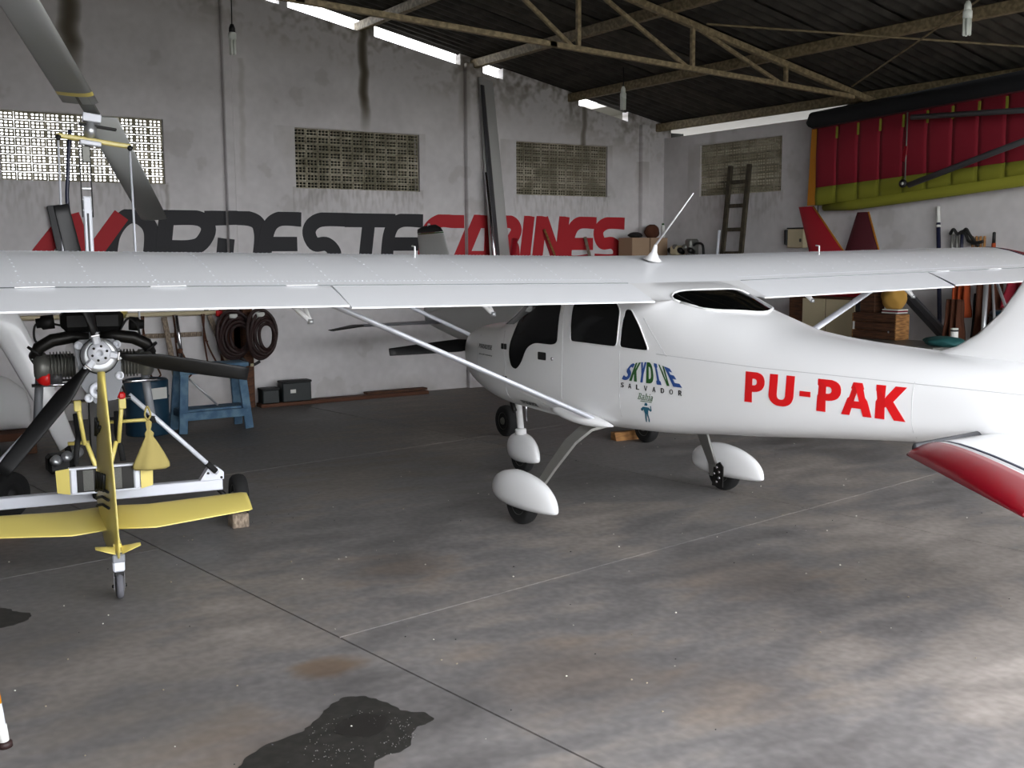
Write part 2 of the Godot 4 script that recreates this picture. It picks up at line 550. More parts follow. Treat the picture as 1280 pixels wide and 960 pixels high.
	box(st, Vector3(8.95, 2.05, -15.6), Vector3(8.4, 4.1, 0.2))
	box(st, Vector3(8.95, 4.13, -15.2), Vector3(8.4, 0.05, 1.0))
	box(st, Vector3(5.0, 2.05, -15.2), Vector3(0.1, 4.1, 0.9))
	struct("outbuilding", st, M.dark_green)

func block_mesh(w: float, h: float, thin := 0.009) -> SurfaceTool:
	var st := nst()
	var d := 0.045
	var t := 0.012 if thin < 0.01 else 0.017
	box(st, Vector3(0, h / 2 - t / 2, 0), Vector3(w, t, d))
	box(st, Vector3(0, -h / 2 + t / 2, 0), Vector3(w, t, d))
	box(st, Vector3(0, 0, 0), Vector3(w, thin, d))
	for i in 4:
		box(st, Vector3(-w / 2 + t / 2 + i * (w - t) / 3.0, 0, 0), Vector3(t if i in [0, 3] else thin, h, d * 0.98))
	return st

# painted letters: strokes on the wall, a hair proud of it
func lettering(wall: Node) -> void:
	var y0 := 1.93
	var y1 := 2.67
	var H := y1 - y0
	# letter: [x at foot, width, material, strokes]; strokes in units of the letter: width 0..1, height 0..1
	var L := [
		["n", 2.28, 1.02, 1, [[[0.0, 0.0], [0.42, 0.88]], [[0.42, 0.9], [0.68, 0.1]], [[0.62, 0.0], [1.02, 0.9]]]],
		["o", 3.13, 0.72, 0, [[[0.12, 0.0], [0.14, 0.55], [0.34, 0.86], [0.6, 0.86], [0.82, 0.6], [0.84, 0.0]]]],
		["r", 3.8, 0.72, 0, [[[0.13, 0.0], [0.13, 1.0]], [[0.1, 0.86], [0.7, 0.86], [0.92, 0.68], [0.82, 0.42], [0.6, 0.34], [0.2, 0.34]], [[0.5, 0.3], [0.84, 0.0]]]],
		["d", 4.55, 0.76, 0, [[[0.2, 0.0], [0.2, 0.5]], [[-0.2, 0.86], [0.62, 0.86], [0.85, 0.6], [0.86, 0.0]]]],
		["e", 5.2, 0.56, 0, [[[1.0, 0.86], [0.4, 0.86], [0.15, 0.62], [0.15, 0.0]], [[0.1, 0.4], [0.96, 0.4]]]],
		["s", 5.82, 0.58, 0, [[[1.3, 0.86], [0.4, 0.86], [0.13, 0.66], [0.3, 0.4], [0.62, 0.4], [0.86, 0.24], [0.88, 0.0]]]],
		["t", 6.48, 0.58, 0, [[[0.56, 0.0], [0.56, 0.9]], [[-0.1, 0.86], [1.3, 0.86]]]],
		["e", 7.08, 0.58, 0, [[[1.06, 0.86], [0.4, 0.86], [0.14, 0.62], [0.14, 0.0]], [[0.1, 0.4], [1.02, 0.4]]]],
		["c", 7.7, 0.72, 1, [[[0.98, 0.86], [0.7, 0.86], [0.36, 0.86], [0.12, 0.62], [0.1, 0.0]]]],
		["a", 8.36, 0.66, 1, [[[0.0, 0.0], [0.4, 1.0]], [[0.38, 0.86], [0.82, 0.86]], [[0.7, 0.95], [0.78, 0.0]], [[0.1, 0.12], [0.8, 0.12]]]],
		["b", 8.94, 0.5, 1, [[[0.14, 0.0], [0.14, 1.0]], [[0.1, 0.86], [0.66, 0.86], [0.88, 0.68], [0.7, 0.42]], [[0.1, 0.44], [0.74, 0.4], [0.9, 0.2], [0.88, 0.0]]]],
		["i", 9.5, 0.3, 1, [[[0.34, 0.0], [0.34, 1.0]]]],
		["n", 9.76, 0.66, 1, [[[0.12, 0.0], [0.12, 1.0]], [[0.16, 0.95], [0.72, 0.05]], [[0.8, 0.0], [0.8, 1.0]]]],
		["e", 10.38, 0.6, 1, [[[0.96, 0.86], [0.36, 0.86], [0.12, 0.62], [0.12, 0.05], [0.9, 0.05]], [[0.1, 0.4], [0.92, 0.4]]]],
		["s", 10.94, 0.62, 1, [[[0.98, 0.86], [0.36, 0.86], [0.12, 0.68], [0.28, 0.42], [0.64, 0.42], [0.86, 0.26], [0.78, 0.05], [0.1, 0.05]]]],
	]
	var heads := [[4.84, 0.12], [8.66, 0.3], [12.02, 0.16]]      # pilasters that the paint runs across
	var count := 0
	for l in L:
		var st := nst()
		count += 1
		var lift := 0.002 + 0.005 * (count % 2)
		for s in l[4]:
			lift += 0.0008
			var pl := PackedVector2Array()
			for p in (smooth_path(s.map(func(e): return [e[0], e[1], 0.0])) if s.size() > 3 else s.map(func(e): return Vector3(e[0], e[1], 0.0))):
				pl.append(Vector2(l[1] + p.x * l[2] + p.y * H * 0.14, y0 + p.y * H))
			for poly in Geometry2D.offset_polyline(pl, 0.1, Geometry2D.JOIN_ROUND if s.size() > 2 else Geometry2D.JOIN_MITER, Geometry2D.END_BUTT):
				for cut in Geometry2D.intersect_polygons(poly, PackedVector2Array([Vector2(0, y0), Vector2(13, y0), Vector2(13, y1), Vector2(0, y1)])):
					var flat := [cut]
					for h in heads:
						var rect := PackedVector2Array([Vector2(h[0] - h[1] / 2 - 0.003, 0), Vector2(h[0] + h[1] / 2 + 0.003, 0), Vector2(h[0] + h[1] / 2 + 0.003, 4), Vector2(h[0] - h[1] / 2 - 0.003, 4)])
						var rest := []
						for f in flat:
							for g in Geometry2D.intersect_polygons(f, rect):
								slab(st, g, Vector3(0, 0, -14.36 + lift), Vector3(1, 0, 0), Vector3(0, 1, 0), Vector3(0, 0, -lift - 0.002))
							rest.append_array(Geometry2D.clip_polygons(f, rect))
						flat = rest
					for f in flat:
						slab(st, f, Vector3(0, 0, -14.46 + lift), Vector3(1, 0, 0), Vector3(0, 1, 0), Vector3(0, 0, -lift - 0.002))
		obj("painted_letter_" + l[0], st, M.paint_black if l[3] == 0 else M.paint_red, wall)

func roof() -> void:
	org = Vector3.ZERO
	var ce := structure("ceiling")
	# corrugated sheets, lapped up the slope
	var meshes := {}
	var run := 1.9
	var pitch := 0.175
	for side in 2:
		for k in 6:
			for i in 13:
				var st := nst(true)
				var x0 := 12.66 - k * run if side == 0 else -10.45 + k * run
				var x1 := (12.66 - (k + 1) * run - 0.12) if side == 0 else (-10.45 + (k + 1) * run + 0.12)
				var z0 := -14.66 + i * 1.09
				var key := "%d_%d" % [side, k]
				if not meshes.has(key):
					var a := []
					var b := []
					for s in 25:
						var zz := s * 1.05 / 24.0 + 0.02
						var bump := 0.028 * sin(TAU * zz / pitch)
						a.append(Vector3(0, bump, zz)); b.append(Vector3(x1 - x0, absf(x1 - x0) * 0.2 + bump + 0.004, zz))
					for s in 24:
						quad(st, a[s], b[s], b[s + 1], a[s + 1])
					st.generate_normals()
					meshes[key] = st.commit()
				var o := MeshInstance3D.new()
				o.name = "corrugated_sheet"
				o.mesh = meshes[key]
				o.material_override = M.roof if rng.randf() < 0.7 else M.roof_light
				o.position = Vector3(x0, roof_y(x0) + 0.06 + 0.004 * (k % 2), z0)
				ce.add_child(o, true)
	# a solid deck above closes the ridge and the laps
	var st2 := nst()
	for sgn in [[12.9, 1.2], [-10.5, 1.2]]:
		quad(st2, Vector3(sgn[0], roof_y(sgn[0]) + 0.13, -14.8), Vector3(sgn[1], roof_y(1.21) + 0.13, -14.8), Vector3(sgn[1], roof_y(1.21) + 0.13, FRONT + 0.4), Vector3(sgn[0], roof_y(sgn[0]) + 0.13, FRONT + 0.4))
		quad(st2, Vector3(sgn[0], roof_y(sgn[0]) + 0.16, -14.8), Vector3(sgn[1], roof_y(1.21) + 0.16, -14.8), Vector3(sgn[1], roof_y(1.21) + 0.16, FRONT + 0.4), Vector3(sgn[0], roof_y(sgn[0]) + 0.16, FRONT + 0.4))
	obj("roof_deck", st2, M.roof, ce)
	# purlins along the building
	for x in [12.35, 10.5, 8.68, 6.83, 4.98, 3.13, 1.4, -2.4, -6.1, -9.9]:
		var b := bxs(Vector3(x, roof_y(x) - 0.05, (FRONT - 14.5) / 2), Vector3(0.09, 0.13, FRONT + 14.7), Basis.IDENTITY, 0.01)
		obj("purlin", b, M.truss, ce)
	# steel trusses across
	for z in [-9.9, -5.5, -1.1]:
		var t := Node3D.new()
		t.name = "roof_truss"
		ce.add_child(t, true)
		var top := func(x: float) -> Vector3: return Vector3(x, roof_y(x) - 0.16, z)
		var bot := func(x: float) -> Vector3: return Vector3(x, 4.13 + 0.042 * (11.86 - x), z)
		truss_bar(t, "top_chord", top.call(12.4), top.call(1.2), 0.075)
		truss_bar(t, "bottom_chord", bot.call(11.85), bot.call(9.0), 0.06)
		truss_bar(t, "bottom_chord", bot.call(9.02), bot.call(6.9), 0.06)
		truss_bar(t, "bottom_chord", bot.call(7.0), bot.call(4.0), 0.06)
		truss_bar(t, "bottom_chord", bot.call(4.1), bot.call(1.2), 0.06)
		for x in [10.56, 8.98, 7.3]:
			truss_bar(t, "vertical_strut", top.call(x), bot.call(x), 0.05)
			truss_bar(t, "diagonal_strut", top.call(x - 1.68) if x < 10 else top.call(8.98), bot.call(x - 0.07), 0.045)
		truss_bar(t, "post", Vector3(12.42, 4.22, z), Vector3(12.42, 3.9, z), 0.14)
	# wind bracing rods under the sheets
	truss_bar(ce, "bracing_rod", Vector3(9.1, 4.76, -9.8), Vector3(11.9, 4.22, -6.65), 0.022)
	truss_bar(ce, "bracing_rod", Vector3(11.75, 4.25, -9.85), Vector3(9.3, 4.72, -5.6), 0.022)
	# lamps hung from the roof
	bulb(Vector3(4.13, 4.456, -12.06), 0.62, "compact fluorescent lamp on a long black cord at the upper left, near the block vents", true)
	bulb(Vector3(9.98, 4.28, -12.45), 0.16, "compact fluorescent lamp hanging in front of the short white slit beside the rear corner", false)
	bulb(Vector3(9.62, 4.33, -6.69), 0.2, "compact fluorescent lamp hanging at the upper right above the red wing", false)

func truss_bar(p: Node, called: String, a: Vector3, b: Vector3, w: float) -> void:
	var d := (b - a)
	var bs := along(d)
	obj(called, bxs((a + b) / 2, Vector3(w, d.length(), w), bs, 0.006), M.truss, p)

func bulb(at: Vector3, cord: float, label: String, long_cord: bool) -> void:
	var t := thing("ceiling_lamp", label, "lamp", at, 0.0, "hanging lamps")
	var up := roof_y(at.x) - at.y
	obj("cord", tubes([at + Vector3(0, 0.14, 0), at + Vector3(0.01, 0.14 + (up - 0.14) * 0.5, 0), at + Vector3(0, up, 0)], 0.007, 6), M.black, t)
	obj("socket", lathes(at + Vector3(0, 0.065, 0), Vector3.UP, [[0, 0], [0.036, 0], [0.034, 0.06], [0.018, 0.1], [0, 0.105]], 14), M.black if long_cord else M.cfl, t)
	obj("ballast", lathes(at, Vector3.UP, [[0, 0], [0.045, 0.0], [0.045, 0.065], [0.034, 0.08], [0, 0.08]], 16), M.cfl, t)
	for i in 4:
		var p := at + Vector3(cos(PI / 4 + i * PI / 2), 0, sin(PI / 4 + i * PI / 2)) * 0.027
		var st := nst(true)
		tube(st, [p + Vector3(0, 0.01, 0), p + Vector3(0, -0.155, 0), p + Vector3(0, -0.165, 0)], [0.015, 0.015, 0.008], 8)
		obj("glass_tube", st, M.cfl, t)

# ---------------------------------------------------------------- the white aeroplane (nose towards the rear wall)
const CX := 5.6
# z, half width, bottom, top, roundness above, roundness below
var SEC := [
	[-8.95, 0.20, 1.05, 1.30, 2.2, 2.2], [-8.92, 0.31, 0.96, 1.36, 2.6, 2.4], [-8.82, 0.42, 0.88, 1.405, 3.0, 2.8], [-8.5, 0.50, 0.785, 1.455, 3.4, 3.2],
	[-8.2, 0.54, 0.735, 1.475, 3.6, 3.4], [-7.9, 0.56, 0.715, 1.62, 3.6, 3.6], [-7.4, 0.57, 0.715, 1.88, 3.8, 5.0], [-6.9, 0.57, 0.72, 1.89, 4.6, 6.0],
	[-6.2, 0.565, 0.75, 1.866, 5.0, 6.0], [-5.9, 0.55, 0.77, 1.80, 3.6, 6.0], [-5.5, 0.52, 0.815, 1.69, 2.6, 5.5], [-5.0, 0.475, 0.865, 1.565, 2.5, 5.0],
	[-4.5, 0.42, 0.92, 1.52, 2.5, 4.5], [-4.0, 0.36, 0.97, 1.50, 2.5, 4.2], [-3.4, 0.28, 1.03, 1.49, 2.4, 3.0], [-2.8, 0.19, 1.10, 1.46, 2.3, 2.8], [-2.3, 0.07, 1.2, 1.42, 2.0, 2.0]]

func sec(z: float) -> Array:
	var i := 0
	while i < SEC.size() - 2 and z > SEC[i + 1][0]:
		i += 1
	var a: Array = SEC[i]
	var b: Array = SEC[i + 1]
	var p: Array = SEC[maxi(i - 1, 0)]
	var q: Array = SEC[mini(i + 2, SEC.size() - 1)]
	var t := clampf((z - a[0]) / (b[0] - a[0]), 0.0, 1.0)
	var o := [z]
	for k in range(1, 6):
		# monotone cubic between the stations
		var d: float = (b[k] - a[k]) / (b[0] - a[0])
		var d0: float = (a[k] - p[k]) / (a[0] - p[0]) if i > 0 else d
		var d1: float = (q[k] - b[k]) / (q[0] - b[0]) if i < SEC.size() - 2 else d
		var m0: float = 0.0 if d * d0 <= 0 else 2.0 * d * d0 / (d + d0)
		var m1: float = 0.0 if d * d1 <= 0 else 2.0 * d * d1 / (d + d1)
		var hh: float = b[0] - a[0]
		var t2 := t * t
		var t3 := t2 * t
		o.append((2 * t3 - 3 * t2 + 1) * a[k] + (t3 - 2 * t2 + t) * hh * m0 + (3 * t2 - 2 * t3) * b[k] + (t3 - t2) * hh * m1)
	return o

func side(z: float, y: float) -> float:      # half width of the body at z, y
	var s := sec(z)
	var h: float = (s[3] - s[2]) / 2
	var q: float = (y - (s[3] + s[2]) / 2) / h
	var n: float = s[4] if q > 0 else s[5]
	return s[1] * pow(maxf(0.0, 1.0 - pow(minf(absf(q), 1.0), n)), 1.0 / n)

func skin(z: float, y: float, off := 0.004, sgn := -1.0) -> Vector3:
	return Vector3(CX + sgn * (side(z, y) + off), y, z)

func fus_ring(z: float, n: int) -> Array:
	var s := sec(z)
	var h: float = (s[3] - s[2]) / 2
	var cy: float = (s[3] + s[2]) / 2
	var o := []
	for i in n:
		var a := TAU * i / n
		var e: float = 2.0 / (s[4] if sin(a) > 0 else s[5])
		o.append(Vector3(CX + s[1] * signf(cos(a)) * pow(absf(cos(a)), e), cy + h * signf(sin(a)) * pow(absf(sin(a)), e), z))
	return o

# a patch of skin: polygon in (z, y) laid on the side of the body
func patch(st: SurfaceTool, poly: Array, off: float, sgn := -1.0, cell := 0.07) -> void:
	var pp := PackedVector2Array()
	for p in poly: pp.append(Vector2(p[0], p[1]))
	var lo := pp[0]
	var hi := pp[0]
	for p in pp:
		lo = lo.min(p); hi = hi.max(p)
	var z := lo.x
	while z < hi.x:
		var y := lo.y
		while y < hi.y:
			var c := PackedVector2Array([Vector2(z, y), Vector2(z + cell, y), Vector2(z + cell, y + cell), Vector2(z, y + cell)])
			for g in Geometry2D.intersect_polygons(pp, c):
				var idx := Geometry2D.triangulate_polygon(g)
				for i in range(0, idx.size(), 3):
					tri(st, skin(g[idx[i]].x, g[idx[i]].y, off, sgn), skin(g[idx[i + 1]].x, g[idx[i + 1]].y, off, sgn), skin(g[idx[i + 2]].x, g[idx[i + 2]].y, off, sgn))
			y += cell
		z += cell

func rounded(pts: Array, r: float) -> Array:
	var o := []
	for i in pts.size():
		var p := Vector2(pts[i][0], pts[i][1])
		var a := Vector2(pts[i - 1][0], pts[i - 1][1])
		var j := (i + 1) % pts.size()
		var b := Vector2(pts[j][0], pts[j][1])
		var rr := minf(r, 0.45 * minf(p.distance_to(a), p.distance_to(b)))
		var s := p + (a - p).normalized() * rr
		var e := p + (b - p).normalized() * rr
		for k in 5:
			var t := k / 4.0
			var q := s.lerp(p, t).lerp(p.lerp(e, t), t)
			o.append([q.x, q.y])
	return o

func seam(pts: Array, parent: Node, called := "panel_seam") -> void:    # a narrow joint on the skin, pts of (z, y)
	var st := nst(true)
	var line := []
	for i in pts.size() - 1:
		for k in 8:
			var t := k / 8.0
			line.append(skin(lerpf(pts[i][0], pts[i + 1][0], t), lerpf(pts[i][1], pts[i + 1][1], t), 0.0))
	line.append(skin(pts[-1][0], pts[-1][1], 0.0))
	tube(st, line, 0.002, 5)
	obj(called, st, M.seam, parent)

# text laid on the left side: f maps (u, v) in the box of the word to (z, y)
func word(called: String, s: String, f: Callable, mat_: Material, parent: Node, bold := true, off := 0.004, face := "Droid Sans", heavy := 0.0) -> void:
	var tm := text_mesh(s, 1.0, bold, face, heavy)
	var ar := tm.get_mesh_arrays()
	var vs: PackedVector3Array = ar[Mesh.ARRAY_VERTEX]
	var ix: PackedInt32Array = ar[Mesh.ARRAY_INDEX] if ar[Mesh.ARRAY_INDEX] != null else PackedInt32Array(range(vs.size()))
	var bb := tm.get_aabb()
	var st := nst()
	for i in range(0, ix.size(), 3):
		for k in 3:
			var p := vs[ix[i + k]]
			var q: Vector2 = f.call((p.x - bb.position.x) / bb.size.x, (p.y - bb.position.y) / bb.size.y)
			v(st, skin(q.x, q.y, off + p.z * 0.25 + 0.0005))
	obj(called, st, mat_, parent)

# wing section: points of (z, y) from the trailing edge over the top to the trailing edge below
func wing_y(x: float) -> float:
	return 0.014 * maxf(0.0, absf(x - CX) - 0.55)

const TOP := [[-6.205, 1.868], [-6.33, 1.92], [-6.5, 1.985], [-6.65, 2.03], [-6.8, 2.058], [-6.92, 2.066], [-7.03, 2.056], [-7.12, 2.03], [-7.18, 1.99], [-7.21, 1.945]]
const LOW := [[-7.195, 1.905], [-7.14, 1.87], [-7.05, 1.845], [-6.9, 1.823], [-6.7, 1.805], [-6.45, 1.79], [-6.205, 1.78]]

func wing_ring(x: float, shrink := 1.0) -> Array:
	var o := []
	for p in TOP + LOW:
		var z: float = -6.6 + (p[0] + 6.6) * (0.5 + 0.5 * shrink)
		var y: float = 1.91 + (p[1] - 1.91) * shrink
		o.append(Vector3(x, y + wing_y(x), z))
	return o

func flap_ring(x: float, droop: float) -> Array:
	var dy := wing_y(x)
	return [Vector3(x, 1.866 + dy, -6.200), Vector3(x, 1.815 + dy - droop * 0.5, -6.06), Vector3(x, 1.758 + dy - droop, -5.92), Vector3(x, 1.748 + dy - droop, -5.92), Vector3(x, 1.77 + dy - droop * 0.4, -6.08), Vector3(x, 1.782 + dy, -6.19), Vector3(x, 1.825 + dy, -6.2)]

func rivet(ts: Array, p: Vector3) -> void:
	ts.append(Transform3D(Basis.IDENTITY.scaled(Vector3(1, 0.4, 1)), p - org))

func top_at(z: float) -> float:
	for i in TOP.size() - 1:
		if z <= TOP[i][0] and z >= TOP[i + 1][0]:
			return lerpf(TOP[i][1], TOP[i + 1][1], (z - TOP[i][0]) / (TOP[i + 1][0] - TOP[i][0]))
	return lerpf(1.758, 1.862, clampf((-5.92 - z) / 0.275, 0, 1))

func airplane() -> void:
	var t := thing("light_aircraft", "white high-wing light aeroplane with red registration letters along its side, parked mid-hangar", "airplane", Vector3(CX, 0, -6.9))
	# body
	var rings := []
	var z := -8.95
	for k in 8:
		rings.append(fus_ring(lerpf(-8.95, -8.8, k / 8.0), 56))
	z = -8.8
	while z < -2.31:
		rings.append(fus_ring(z, 56))
		z += 0.09
	rings.append(fus_ring(-2.3, 56))
	var st := nst(true)
	loft(st, rings)
	var body := obj("fuselage", st, M.white, t)
	# panel joints
	seam([[-8.45, 1.42], [-8.45, 0.83]], body)
	seam([[-7.02, 1.72], [-7.03, 1.3], [-7.05, 0.87], [-7.12, 0.81], [-7.86, 0.95], [-7.9, 1.03], [-7.93, 1.42]], body, "door_seam")
	seam([[-7.92, 0.98], [-7.92, 0.74]], body)
	seam([[-6.3, 1.36], [-6.3, 0.8]], body)
	seam([[-3.9, 1.35], [-3.9, 1.02]], body)
	seam([[-5.9, 1.37], [-5.0, 1.345], [-3.9, 1.34], [-2.6, 1.33]], body)
	seam([[-6.05, 1.62], [-5.8, 1.36]], body)
	# glazing
	var glaze := func(called: String, poly: Array, r: float, m: Material) -> void:
		for sgn: float in [-1.0, 1.0]:
			var g := nst(true)
			patch(g, rounded(poly, r), 0.005, sgn)
			obj(called, g, m, t)
	glaze.call("door_window", [[-7.055, 1.73], [-7.095, 1.37], [-7.17, 1.35], [-7.42, 1.35], [-7.54, 1.3], [-7.63, 1.16], [-7.71, 1.1], [-7.79, 1.12], [-7.83, 1.22], [-7.81, 1.32], [-7.67, 1.55], [-7.52, 1.74]], 0.06, M.glass_dark)
	glaze.call("side_window", [[-6.89, 1.735], [-6.915, 1.395], [-6.33, 1.39], [-6.3, 1.67], [-6.38, 1.735]], 0.05, M.glass_dark)
	glaze.call("quarter_window", [[-6.245, 1.68], [-6.3, 1.39], [-5.97, 1.385], [-6.08, 1.57], [-6.18, 1.68]], 0.035, M.glass_dark)
	# light surround of the windows
	for q in [[[-6.89, 1.735], [-6.915, 1.395], [-6.33, 1.39], [-6.3, 1.67], [-6.38, 1.735]], [[-6.245, 1.68], [-6.3, 1.39], [-5.97, 1.385], [-6.08, 1.57], [-6.18, 1.68]]]:
		var g := nst(true)
		var line := []
		for p in rounded(q, 0.045): line.append(skin(p[0], p[1], 0.004))
		line.append(line[0])
		tube(g, line, 0.005, 6)
		obj("window_rim", g, M.white, t)
	# windscreen: the sloping front of the cabin, wrapped round to the door posts
	st = nst(true)
	var wr := []
	for k in 10:
		var zz := lerpf(-8.13, -7.48, k / 9.0)
		var r := fus_ring(zz, 56)
		var s := sec(zz)
		var row := []
		for i in range(3, 26):
			var p: Vector3 = r[i]
			var lim := lerpf(1.46, 1.5, k / 9.0)
			if p.y < lim: p = Vector3(CX + signf(p.x - CX) * side(zz, minf(lim, s[3] - 0.002)), minf(lim, s[3] - 0.002), zz)
			row.append(p + (p - Vector3(CX, 1.2, zz)).normalized() * 0.006)
		wr.append(row)
	loft(st, wr, false, false, false)
	obj("windscreen", st, M.glass_green, t)
	# rear window over the turtle deck
	st = nst(true)
	var deck := func(x: float, zz: float) -> Vector3:
		var s := sec(zz)
		var hh: float = (s[3] - s[2]) / 2
		var q: float = clampf(absf(x - CX) / s[1], 0, 1)
		return Vector3(x, (s[3] + s[2]) / 2 + hh * pow(maxf(0.0, 1.0 - pow(q, s[4])), 1.0 / s[4]) + 0.006, zz)
	var rw := rounded([[5.17, -5.97], [5.6, -5.94], [6.03, -5.97], [5.9, -5.58], [5.6, -5.37], [5.3, -5.58]], 0.14)
	var rp := PackedVector2Array()
	for p in rw: rp.append(Vector2(p[0], p[1]))
	for i in 26:
		for j in 20:
			var c := Vector2(5.05 + i * 0.045, -6.12 + j * 0.045)
			for g in Geometry2D.intersect_polygons(rp, PackedVector2Array([c, c + Vector2(0.045, 0), c + Vector2(0.045, 0.045), c + Vector2(0, 0.045)])):
				var idx := Geometry2D.triangulate_polygon(g)
				for k in range(0, idx.size(), 3):
					tri(st, deck.call(g[idx[k]].x, g[idx[k]].y), deck.call(g[idx[k + 1]].x, g[idx[k + 1]].y), deck.call(g[idx[k + 2]].x, g[idx[k + 2]].y))
	obj("rear_window", st, M.glass_dark, t)
	var rim := []
	for p in rp: rim.append(deck.call(p.x, p.y))
	rim.append(rim[0])
	obj("window_rim", tubes(rim, 0.009, 6), M.white, t)
	# wing: one panel from tip to tip, flaps, ailerons, red tips
	st = nst(true)
	rings = []
	for i in 41:
		rings.append(wing_ring(lerpf(CX - 4.88, CX + 4.88, i / 40.0)))
	loft(st, rings, false, false, false)
	var wing := obj("wing", st, M.wing_white, t)
	# the middle of the wing runs back into the turtle deck
	st = nst(true)
	rings = []
	for j in 9:
		var zz := lerpf(-6.206, -5.9, j / 8.0)
		var row := []
		for i in 25:
			var x := CX + lerpf(-0.555, 0.555, i / 24.0)
			row.append(Vector3(x, maxf(deck.call(x, zz).y - 0.003, lerpf(1.868, 1.752, clampf((zz + 6.206) / 0.286, 0.0, 1.0))), zz))
		rings.append(row)
	loft(st, rings, false, false, false)
	obj("wing_root_fairing", st, M.white, t)
	for sgn: float in [-1.0, 1.0]:
		var fl := func(called: String, xa: float, xb: float, droop: float) -> MeshInstance3D:
			var g := nst(true)
			var rr := []
			for i in 13:
				rr.append(flap_ring(CX + sgn * lerpf(xa, xb, i / 12.0), droop))
			for part in [[0, 3], [2, 4], [3, 7]]:
				g.set_smooth_group(part[0] + 1)
				loft(g, rr.map(func(q): return q.slice(part[0], part[1])), false, false, false)
			g.set_smooth_group(-1)
			loft(g, [rr[0], rr[0]], true, true, true)
			loft(g, [rr[-1], rr[-1]], true, true, true)
			return obj(called, g, M.wing_white, t)
		fl.call("flap", 0.55, 2.9, 0.012)
		var hl := nst(true)
		tube(hl, [Vector3(CX + sgn * 0.57, 1.868, -6.203), Vector3(CX + sgn * 2.7, 1.868 + wing_y(CX + 2.7), -6.203), Vector3(CX + sgn * 4.86, 1.868 + wing_y(CX + 4.86), -6.203)], 0.004, 5)
		obj("hinge_line", hl, M.hinge, t)
		var ail: MeshInstance3D = fl.call("aileron", 2.915, 4.88, 0.0)
		for hx: float in [3.1, 3.9, 4.6]:
			var hb := nst()
			box(hb, Vector3(CX + sgn * hx, 1.872 + wing_y(CX + hx), -6.2), Vector3(0.2, 0.006, 0.03), Basis.IDENTITY, 0.002)
			obj("hinge_plate", hb, M.white, ail)
		# red tip cap with a navy line
		st = nst(true)
		rings = []
		for k in 9:
			var a := k / 8.0 * PI / 2
			var full := []
			for p in TOP + [[-7.195, 1.905], [-7.05, 1.845], [-6.7, 1.805], [-6.3, 1.783], [-5.93, 1.748], [-5.925, 1.756], [-6.06, 1.815]]:
				var sh := maxf(cos(a), 0.03)
				var x: float = CX + sgn * (4.88 + 0.26 * sin(a) + 0.25 * sin(a) * clampf((p[0] + 7.2) / 1.3, 0.0, 1.0))
				full.append(Vector3(x, 1.9 + (p[1] - 1.9) * sh + wing_y(x), -6.45 + (p[0] + 6.45) * (0.75 + 0.25 * sh)))
			rings.append(full)
		loft(st, rings)
		obj("wing_tip", st, M.red_gloss, t)
		st = nst(true)
		tube(st, (TOP + [[-7.18, 1.89]]).map(func(p): return Vector3(CX + sgn * 4.85, p[1] + wing_y(CX + 4.85) - 0.004, p[0])), 0.009, 6, 3.0)
		obj("tip_stripe", st, M.navy, t)
		# V brackets that carry the flap, under its trailing edge
		for hx: float in [1.62, 2.98]:
			var x := CX + sgn * hx
			var fb := obj("flap_bracket", tubes([Vector3(x, 1.80, -6.5), Vector3(x + 0.02, 1.67, -6.42)], 0.014, 8), M.white, t)
			obj("bracket_arm", tubes([Vector3(x - 0.1, 1.80, -6.5), Vector3(x + 0.02, 1.67, -6.42)], 0.016, 8), M.white, fb)
			obj("bracket_bolt", lathes(Vector3(x + 0.02, 1.655, -6.42), Vector3.UP, [[0, 0], [0.02, 0], [0.02, 0.03], [0, 0.03]], 10), M.alu, fb)
		# lift strut from the lower body to the wing
		var f := Vector3(CX + sgn * 0.56, 0.81, -6.62)
		var wv := Vector3(CX + sgn * 2.9, 1.84, -6.62)
		st = nst(true)
		var d := (wv - f).normalized()
		var n := d.cross(Vector3(0, 0, 1)).normalized()
		rings = []
		for p in [f, f.lerp(wv, 0.02), f.lerp(wv, 0.98), wv]:
			var rr := []
			for i in 16:
				var a := TAU * i / 16
				rr.append(p + Vector3(0, 0, 0.045) * cos(a) + n * 0.018 * sin(a))
			rings.append(rr)
		loft(st, rings)
		obj("lift_strut", st, M.alu_white, t)
		# fairing at the foot of the strut
		st = nst(true)
		rings = []
		for k in 9:
			var u := k / 8.0
			var c := Vector3(CX + sgn * lerpf(0.66, 0.53, u), lerpf(0.845, 0.775, u), lerpf(-7.05, -6.42, u))
			var rad := 0.068 * pow(sin(clampf(u * 0.92 + 0.06, 0.0, 1.0) * PI), 0.8)
			rings.append(ring(c, Vector3(rad, 0, 0), Vector3(0, rad * 0.8, 0), 14))
		loft(st, rings)
		obj("strut_fairing", st, M.white, t)
		# fuel vent standing on the wing
		st = nst(true)
		tube(st, [Vector3(CX + sgn * 2.05, 2.05, -6.72), Vector3(CX + sgn * 2.05, 2.14, -6.72), Vector3(CX + sgn * 2.05, 2.145, -6.76)], 0.007, 6)
		obj("fuel_vent", st, M.white, t)
		# main gear: spring leaf, wheel, spat
		st = nst(true)
		var leg := [Vector3(CX + sgn * 0.42, 0.745, -6.7), Vector3(CX + sgn * 0.56, 0.72, -6.72), Vector3(CX + sgn * 0.68, 0.62, -6.76), Vector3(CX + sgn * 0.82, 0.42, -6.82), Vector3(CX + sgn * 0.93, 0.25, -6.86), Vector3(CX + sgn * 0.95, 0.14, -6.87)]
		rings = []
